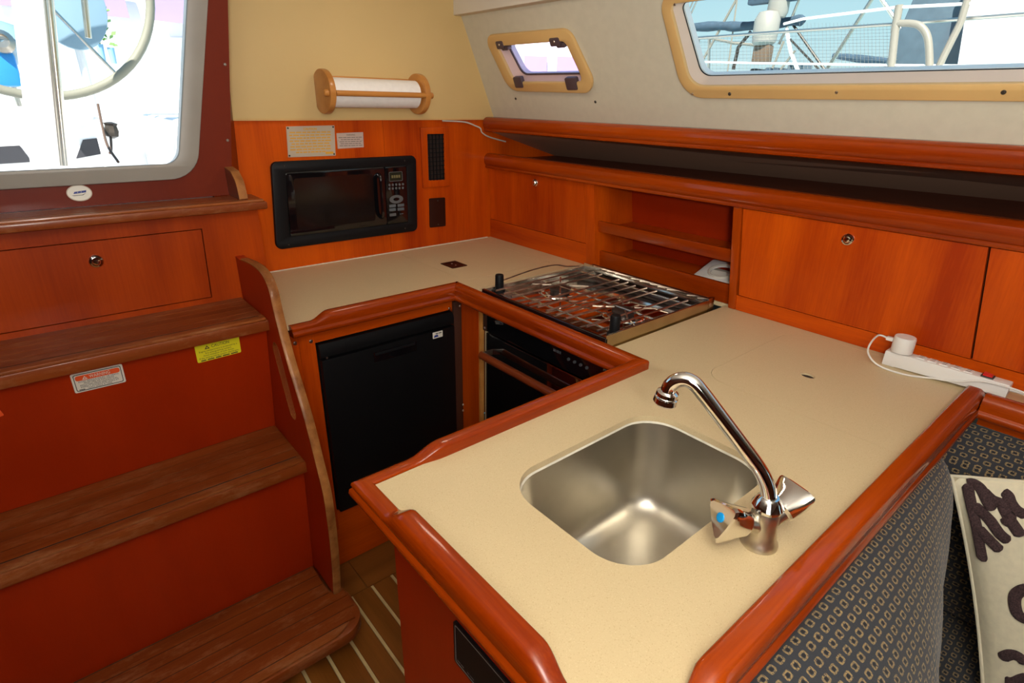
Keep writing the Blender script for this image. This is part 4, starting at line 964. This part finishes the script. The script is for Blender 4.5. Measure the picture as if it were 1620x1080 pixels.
strokes = [[(150, 132), (178, 128), (212, 150), (240, 200), (266, 248)], [(148, 132), (158, 190), (172, 260), (188, 330), (200, 410), (214, 488)],
           [(172, 225), (215, 260), (258, 300), (300, 355), (346, 388)], [(192, 330), (228, 365), (265, 400), (303, 433)],
           [(316, 158), (340, 175), (352, 205), (380, 240), (430, 268)], [(215, 152), (262, 195), (310, 215), (330, 250), (352, 290), (380, 330), (402, 362)], [(322, 312), (352, 288), (380, 292)],
           [(440, 600), (400, 612), (372, 640), (372, 690), (392, 730), (440, 748)], [(300, 945), (345, 920), (392, 928), (425, 960)], [(322, 1052), (365, 1062), (410, 1040), (440, 1030)],
           [(470, 150), (520, 200), (500, 260), (560, 300)], [(520, 420), (570, 470), (540, 540), (600, 590)], [(480, 800), (540, 830), (600, 800)], [(500, 980), (560, 1000), (620, 960)]]
for s_ in strokes:
    pts = bez([on_pillow(*p) for p in s_], 6)
    g = G(); n_ = len(pts); rs_ = []
    for i, p in enumerate(pts):
        d = (pts[min(i+1, n_-1)]-pts[max(i-1, 0)]).normalized(); sd_ = d.cross(e3).normalized(); t_ = min(1, .45+min(i, n_-1-i)*.3); r_ = .0092*t_
        rs_.append([p+sd_*r_*math.cos(a)+e3*(.0032*math.sin(a)) for a in [2*PI*k/10 for k in range(10)]])
    g.rings(rs_); g.build('tufting', 'tuft', pw, smooth=80)
# ================================================================== outside: our cockpit
def outy(px, py, Y): return wy(px, py, Y)
ck_ = thing('cockpit', 'white moulded cockpit beyond the companionway', 'cockpit', (0, 3.0, .75))
boxp('sill_step', 'fibreglass', ck_, -.43, .43, 1.745, 2.0, 1.222, 1.262); boxp('bridge_deck', 'fibreglass', ck_, -1.3, 1.3, 2.0, 2.15, .9, 1.262); boxp('cockpit_floor', 'fibreglass', ck_, -1.3, 1.3, 2.15, 4.3, .7, .78)
boxp('helm_seat', 'fibreglass', ck_, -1.6, 1.9, 4.3, 4.9, .7, 1.40, .03)
boxp('coaming', 'fibreglass', ck_, .62, 1.1, 2.15, 4.3, .7, 1.36, .03); boxp('coaming', 'fibreglass', ck_, -1.1, -.62, 2.15, 4.3, .7, 1.36, .03)
hs = 4.298
for q in (((-30, 233), (31, 230), (51, 256), (-30, 261)), ((131, 221), (166, 217), (167, 242), (120, 251))):
    pts = [outy(px, py, hs) for px, py in q]
    plate('dark_opening', [(p.x, p.z) for p in pts][::-1], [], .004, 'dark_recess', ck_, frame_mtx((0, hs, 0), (1, 0, 0), (0, 0, 1)) @ lift(.005))
pd = thing('steering_pedestal', 'white steering pedestal with chrome guard tube in the cockpit', 'pedestal', (.16, 3.05, .78))
a_ = outy(52, -40, 3.05); b_ = outy(88, 262, 3.05)
G().prism([(a_.x-.05, 2.0), (a_.x+.05, 2.0), (b_.x+.00, .79), (b_.x-.14, .79)], 3.0, 3.16, 1).build('column', 'fibreglass', pd, bevel=.02)
G().tube([outy(73, -40, 2.96), outy(104, 262, 2.96)], .016, 14).build('guard_tube', 'stainless', pd)
G().tube([outy(66, -40, 2.95), outy(97, 262, 2.95)], .005, 8).build('cable', 'screw', pd)
G().tube([outy(130, -30, 3.1), outy(140, 60, 3.1)], .012, 10).build('guard_tube', 'stainless', pd)
wl = thing('helm', 'pale leather-rimmed steering wheel in the cockpit', 'steering wheel', (.17, 3.4, 1.46))
wc = Vector((.17, 3.4, 1.935)); R_ = .485
G().tube([wc+Vector((R_*math.cos(t), 0, R_*math.sin(t))) for t in [2*PI*k/64 for k in range(64)]], .019, 12, True).build('rim', 'wheel_leather', wl)
for k in range(5):
    t = PI/2+2*PI*k/5; G().tube([wc, wc+Vector((R_*math.cos(t), 0, R_*math.sin(t)))], .007, 8).build('spoke', 'stainless', wl)
G().lathe(wc, (0, -1, 0), [(.05, -.02), (.05, .02), (.02, .03)], 20).build('hub', 'stainless', wl)
ln = thing('cockpit_line', 'brown line with a knotted grey end hanging in the cockpit', 'rope', outy(178, 240, 2.2))
G().tube(bez([outy(155, 165, 2.6), outy(162, 200, 2.5), outy(170, 230, 2.35), outy(187, 256, 2.2)], 5), .004, 8).build('line', 'rope_brown', ln)
G().tube(bez([outy(175, 215, 2.5), outy(176, 235, 2.4), outy(174, 242, 2.35)], 4), .004, 8).build('tail', 'rope_brown', ln)
kq = outy(175, 207, 2.5); g = G()
g.lathe(kq+Vector((0, 0, -.025)), (.1, 0, 1), [(.006, 0), (.02, .008), (.023, .025), (.018, .042), (.022, .05), (.005, .055)], 9); g.build('knot', 'dark_screw', ln)
ct2 = thing('cockpit_table', 'grey-blue oval folding table leaf in the cockpit', 'table', outy(114, 30, 3.8))
c = outy(108, 5, 3.8)
plate('leaf', [(.15*math.cos(t), .20*math.sin(t)) for t in [2*PI*k/40 for k in range(40)]], [], .02, 'grey_board', ct2, frame_mtx(c, (1, 0, 0), (0, .1, 1)), bevel=.003)
G().tube([c+Vector((0, .03, 0)), (c.x, c.y+.03, .79)], .02, 10).build('leg', 'fibreglass', ct2)
bk = thing('kettle_grill', 'round grey rail grill with blue cover beyond the wheel', 'grill', outy(5, 80, 3.9))
c = outy(2, 70, 3.9)
G().lathe(c+Vector((0, 0, -.09)), (0, 0, 1), [(.03, 0), (.12, .03), (.17, .08), (.17, .10), (.12, .16), (.03, .19)], 24).build('bowl', 'grey_board', bk)
G().lathe(c+Vector((0, -.16, 0)), (0, -1, .2), [(.05, 0), (.05, .02), (.03, .03), (.028, .01)], 20).build('dial', 'screw', bk)
c2 = outy(6, 104, 3.8)
G().box(c2.x-.09, c2.x+.05, 3.75, 3.9, c2.z-.09, c2.z+.06).build('cover', 'bright_blue', bk, bevel=.02)
G().tube([(c.x, 3.9, c.z-.08), (c.x, 3.9, 1.40)], .012, 8).build('post', 'stainless', bk)
# ------------------------------------------------------------------ harbour
struct(G().box(-150, 250, -120, 260, -1.3, -1.0).build('harbour_water', 'water'), 'pale harbour water')
def yacht(name, label, pos, L, H, hullmat, housemat, ang=0, group=None):
    pos = Vector(pos); t = thing(name, label, 'boat', pos, group); ca, sa = math.cos(ang), math.sin(ang)
    def T(x, y, z): return pos+Vector((x*ca-y*sa, x*sa+y*ca, z))
    sec = []
    for k in range(9):
        s = k/8; x = -L/2+L*s; b = L*.15*(1-.9*max(0, (s-.45)/.55)**2)*(.8+.2*min(1, s/.3)); zt = H*(1+.25*s*s)
        sec.append([T(x, -b, zt), T(x, -b*.9, zt*.45), T(x, -b*.5, 0), T(x, b*.5, 0), T(x, b*.9, zt*.45), T(x, b, zt)])
    g = G(); g.rings(sec); g.build('hull', hullmat, t)
    b = L*.10
    lo = [T(-L*.22, -b, H*1.0), T(L*.22, -b*.7, H*1.05), T(L*.22, b*.7, H*1.05), T(-L*.22, b, H*1.0)]; hi = [T(-L*.20, -b*.8, H*1.55), T(L*.12, -b*.6, H*1.5), T(L*.12, b*.6, H*1.5), T(-L*.20, b*.8, H*1.55)]
    cb = G().hexa(lo, hi).build('cabin', housemat, t, bevel=.03)
    for j in range(3):
        for sgn in (-1, 1):
            x = -L*.16+L*.10*j
            q = [T(x, sgn*b*1.0, H*1.18), T(x+L*.07, sgn*b*.96, H*1.18), T(x+L*.07, sgn*b*.86, H*1.38), T(x, sgn*b*.9, H*1.38)]
            q2 = [p+Vector((0, 0, 0))+(T(0, sgn*.02, 0)-T(0, 0, 0)) for p in q]
            G().hexa(q, q2).build('cabin_window', 'boat_purple', t)
    G().tube([T(L*.08, 0, H), T(L*.08, 0, H+L*1.1)], .06, 8).build('mast', 'stainless', t)
    G().tube([T(L*.08, 0, H*2.0), T(-L*.35, 0, H*2.0)], .05, 8).build('boom', 'stainless', t)
    G().tube([T(L*.05, 0, H*2.08), T(-L*.34, 0, H*2.06)], .14, 10).build('sail_cover', 'boat_blue', t)
    return t
yacht('moored_yacht', 'white yacht with violet windows moored beyond the small portlight', (9.0, 9.7, -1.0), 6.6, 2.4, 'hull_white', 'hull_white', -.75)
yacht('moored_yacht', 'white yacht with blue cover moored astern beyond the steering wheel', (2.2, 16.5, -1.0), 13, 3.3, 'hull_white', 'hull_white', .12)
yacht('moored_yacht', 'white yacht moored astern of the grey rail grill', (-4.5, 22, -1.0), 10, 2.0, 'hull_white', 'boat_blue', -.1)
for i, (px, py) in enumerate(((150, 40), (168, 46))):
    c = wy(px, py, 10.0); g = G()
    for k in range(26):
        a = random.uniform(0, 2*PI); r = random.uniform(.01, .06); q = c+Vector((r*math.cos(a), random.uniform(-.1, .1), random.uniform(-.2, .25)))
        d = Vector((random.uniform(-1, 1), random.uniform(-1, 1), random.uniform(-.3, 1))).normalized()*.09; s_ = d.orthogonal().normalized()*.03
        g.add([q, q+d*.5+s_, q+d, q+d*.5-s_], [(0, 1, 2, 3)])
    pt_ = thing('dock_plant', ('small green plant in a pot on the far dock beside the oval table leaf', 'bushier green plant in a pot on the far dock beside the wheel rim')[i], 'plant', (c.x, 10.0, c.z-.4), 'plants on the far dock')
    g.build('leaves', 'greenery', pt_); G().lathe((c.x, 10, c.z-.42), (0, 0, 1), [(.032, 0), (.042, .2)], 12).build('pot', 'boat_blue', pt_)
dk = G().box(-3, 6, 9.7, 10.4, -1.0, min(wy(150, 40, 10).z, wy(168, 46, 10).z)-.425).build('dock', 'hull_white'); tag(dk, 'pale floating dock with the potted plants astern', 'dock')
# ------------------------------------------------------------------ side deck gear seen through the long window
LX = 2.45
dg_ = thing('side_deck', 'white side deck outside the long window', 'deck', (2.0, .3, 1.2))
G().hexa([(1.62, -3, 1.42), (2.6, -3, 1.30), (2.6, 4, 1.30), (1.62, 4, 1.42)], [(1.62, -3, 1.46), (2.6, -3, 1.34), (2.6, 4, 1.34), (1.62, 4, 1.46)]).build('deck_panel', 'fibreglass', dg_)
def tubeat(pxs, X, r, name, mat, parent, n=8, sm=0):
    pts = [wx(px, py, X) for px, py in pxs]
    if sm: pts = bez(pts, sm)
    return G().tube(pts, r, n).build(name, mat, parent)
gd = thing('guard_rail', 'stainless stanchion with curved gate rail outside the long window', 'rail', wx(1410, 130, LX))
tubeat([(1423, 8), (1417, 40), (1407, 135), (1405, 157)], LX, .0125, 'stanchion', 'rail_tan', gd, 12)
tubeat([(1420, 37), (1440, 37), (1455, 41), (1466, 55), (1470, 80), (1471, 135), (1471, 166)], LX, .0115, 'gate_rail', 'rail_tan', gd, 12, 6)
tubeat([(1536, -20), (1520, 35), (1495, 85), (1474, 130), (1458, 163)], LX, .011, 'brace', 'rail_tan', gd, 10)
ll = thing('lifelines', 'white and grey lifelines stretched along the side deck', 'lifeline', wx(1300, 120, LX))
tubeat([(1240, 38), (1270, 30), (1415, 12), (1530, 6), (1640, -4)], LX, .005, 'upper_line', 'cable_white', ll)
tubeat([(1070, 63), (1200, 53), (1420, 38), (1640, 21)], LX+.05, .006, 'grey_line', 'screw', ll)
tubeat([(1080, 97), (1200, 100), (1410, 103), (1520, 104)], LX, .004, 'lower_line', 'cable_white', ll)
nw = thing('lifeline_netting', 'fine safety netting hung on the lifelines', 'net', wx(1300, 120, LX+.02))
g = G()
for k in range(56):
    px = 1085+k*6.0; tp = 60-(px-1085)*.065
    g.tube([wx(px, tp if px < 1260 else 36, LX+.02), wx(px+1, 128, LX+.02)], .0006, 3)
for k in range(16):
    py = 46+k*5.4; g.tube([wx(1083, py+12 if py < 60 else py+4, LX+.02), wx(1420, py, LX+.02)], .0006, 3)
nn_ = g.build('mesh', 'screw', nw); tag(nn_, kind='stuff')
# neighbouring boats further off
NX = 7.0
nb = thing('neighbour_mainsail', 'furled sail under a slate blue cover on the neighbouring yacht', 'sail cover', wx(1180, 45, NX))
g = G(); pts = [wx(px, py, NX) for px, py in ((1060, 43), (1100, 43), (1140, 41), (1170, 42), (1230, 37), (1262, 32), (1270, 35))]
g.tube(bez(pts, 4), [.052+.006*math.sin(i*1.3) for i in range(25)], 12); g.build('cover', 'canvas_blue', nb)
om_ = thing('outboard_motor', 'cream outboard motor clamped on the neighbouring stern rail', 'outboard motor', wx(1215, 128, NX-.3))
c = wx(1212, 45, NX-.3); zb_ = wx(1212, 72, NX-.3).z; zt_ = wx(1212, 17, NX-.3).z
G().lathe((c.x, c.y, zb_), (0, 0, 1), [(.09, 0), (.125, .03), (.135, (zt_-zb_)*.35), (.135, (zt_-zb_)*.75), (.10, (zt_-zb_)*.95), (.03, (zt_-zb_))], 16).build('cowl', 'motor_white', om_)
zl = wx(1212, 100, NX-.3).z
G().box(c.x-.06, c.x+.06, c.y-.10, c.y+.08, zl, zb_).build('leg', 'motor_orange', om_, bevel=.01)
c3 = wx(1232, 8, NX-.2); G().lathe((c3.x, c3.y, c3.z-.12), (0, 0, 1), [(.09, 0), (.11, .05), (.11, .3)], 14).build('life_ring_case', 'motor_white', om_)
c4 = wx(1215, 1, NX-.2); G().box(c4.x-.05, c4.x+.05, c4.y-.32, c4.y+.22, c4.z-.03, c4.z+.10).build('canvas_flap', 'canvas_blue', om_, bevel=.02)
rg = thing('neighbour_rigging', 'crossing stays and rails of the neighbouring yacht', 'rigging', wx(1250, 120, NX))
for pxs, r, mt in ((((1112, -20), (1085, 40)), .012, 'screw'), (((1106, -20), (1080, 40)), .010, 'screw'), (((1170, -10), (1097, 122)), .016, 'rail_tan'), (((1166, 0), (1150, 120)), .010, 'rail_tan'), (((1272, -20), (1252, 30), (1232, 70)), .016, 'screw'), (((1385, -10), (1298, 126)), .022, 'screw'), (((1385, -15), (1450, 80)), .018, 'screw'),
                   (((1255, 40), (1315, 125)), .014, 'dark_screw'), (((1250, 62), (1310, 125)), .012, 'dark_screw'), (((1188, 50), (1168, 75), (1160, 110)), .022, 'dark_screw'), (((1093, 60), (1096, 118)), .020, 'screw'), (((1105, 60), (1105, 118)), .018, 'screw'), (((1122, 60), (1121, 122)), .018, 'screw'), (((1093, 60), (1122, 60), (1160, 68), (1200, 72)), .016, 'rail_tan'), (((1240, 65), (1222, 108)), .014, 'rail_tan'), (((1258, 80), (1235, 110)), .014, 'rail_tan'), (((1244, 45), (1250, 80), (1266, 122)), .022, 'hull_white')):
    tubeat(pxs, NX, r, 'stay', mt, rg)
b2 = thing('boom_cover', 'dark blue covered boom low behind the netting', 'boom', wx(1360, 95, NX+1))
g = G(); g.tube([wx(px, py, NX+1) for px, py in ((1318, 88), (1360, 93), (1405, 97))], [.03, .045, .035], 10); g.build('cover', 'canvas_blue', b2)
sb2 = thing('neighbour_deck', 'cluttered dark stern deck of the neighbouring yacht', 'boat', wx(1200, 130, NX+.3))
a_ = wx(1090, 124, NX+.2); b_ = wx(1275, 118, NX+.2); zb_ = a_.z-.5
G().box(NX+.1, NX+1.6, b_.y-.1, a_.y+.5, zb_, a_.z).build('deck', 'hull_white', sb2, bevel=.02)
for px0_, px1_, py, mt in ((1098, 1180, 119, 'dark_screw'), (1182, 1196, 108, 'dark_screw'), (1195, 1262, 115, 'canvas_grey'), (1205, 1225, 106, 'canvas_blue'), (1240, 1262, 98, 'canvas_grey')):
    a_ = wx(px0_, 126, NX); b_ = wx(px1_, py, NX); G().box(NX+.02, NX+.4, b_.y, a_.y, a_.z-.05, b_.z).build('gear', mt, sb2, bevel=.02)
# slate canvas and the white topside of the boat alongside
HX = 5.0
cq = [wx(px, py, HX) for px, py in ((1452, -20), (1540, -20), (1512, 135), (1385, 135))]
cv = G().hexa([cq[3], cq[2], cq[2]+Vector((.15, 0, 0)), cq[3]+Vector((.15, 0, 0))], [cq[0], cq[1], cq[1]+Vector((.15, 0, 0)), cq[0]+Vector((.15, 0, 0))]).build('weather_cloth', 'canvas_grey', bevel=.01)
tag(cv, 'slate grey canvas weather cloth on the boat alongside', 'canvas')
hq = [wx(px, py, HX-.1) for px, py in ((1535, -30), (1700, -30), (1700, 160), (1505, 160))]
hp_ = G().hexa([hq[3], hq[2], hq[2]+Vector((.3, 0, 0)), hq[3]+Vector((.3, 0, 0))], [hq[0], hq[1], hq[1]+Vector((.3, 0, 0)), hq[0]+Vector((.3, 0, 0))]).build('white_spray_hood', 'hull_white', bevel=.01)
tag(hp_, 'plain white spray hood on the boat alongside', 'canvas')
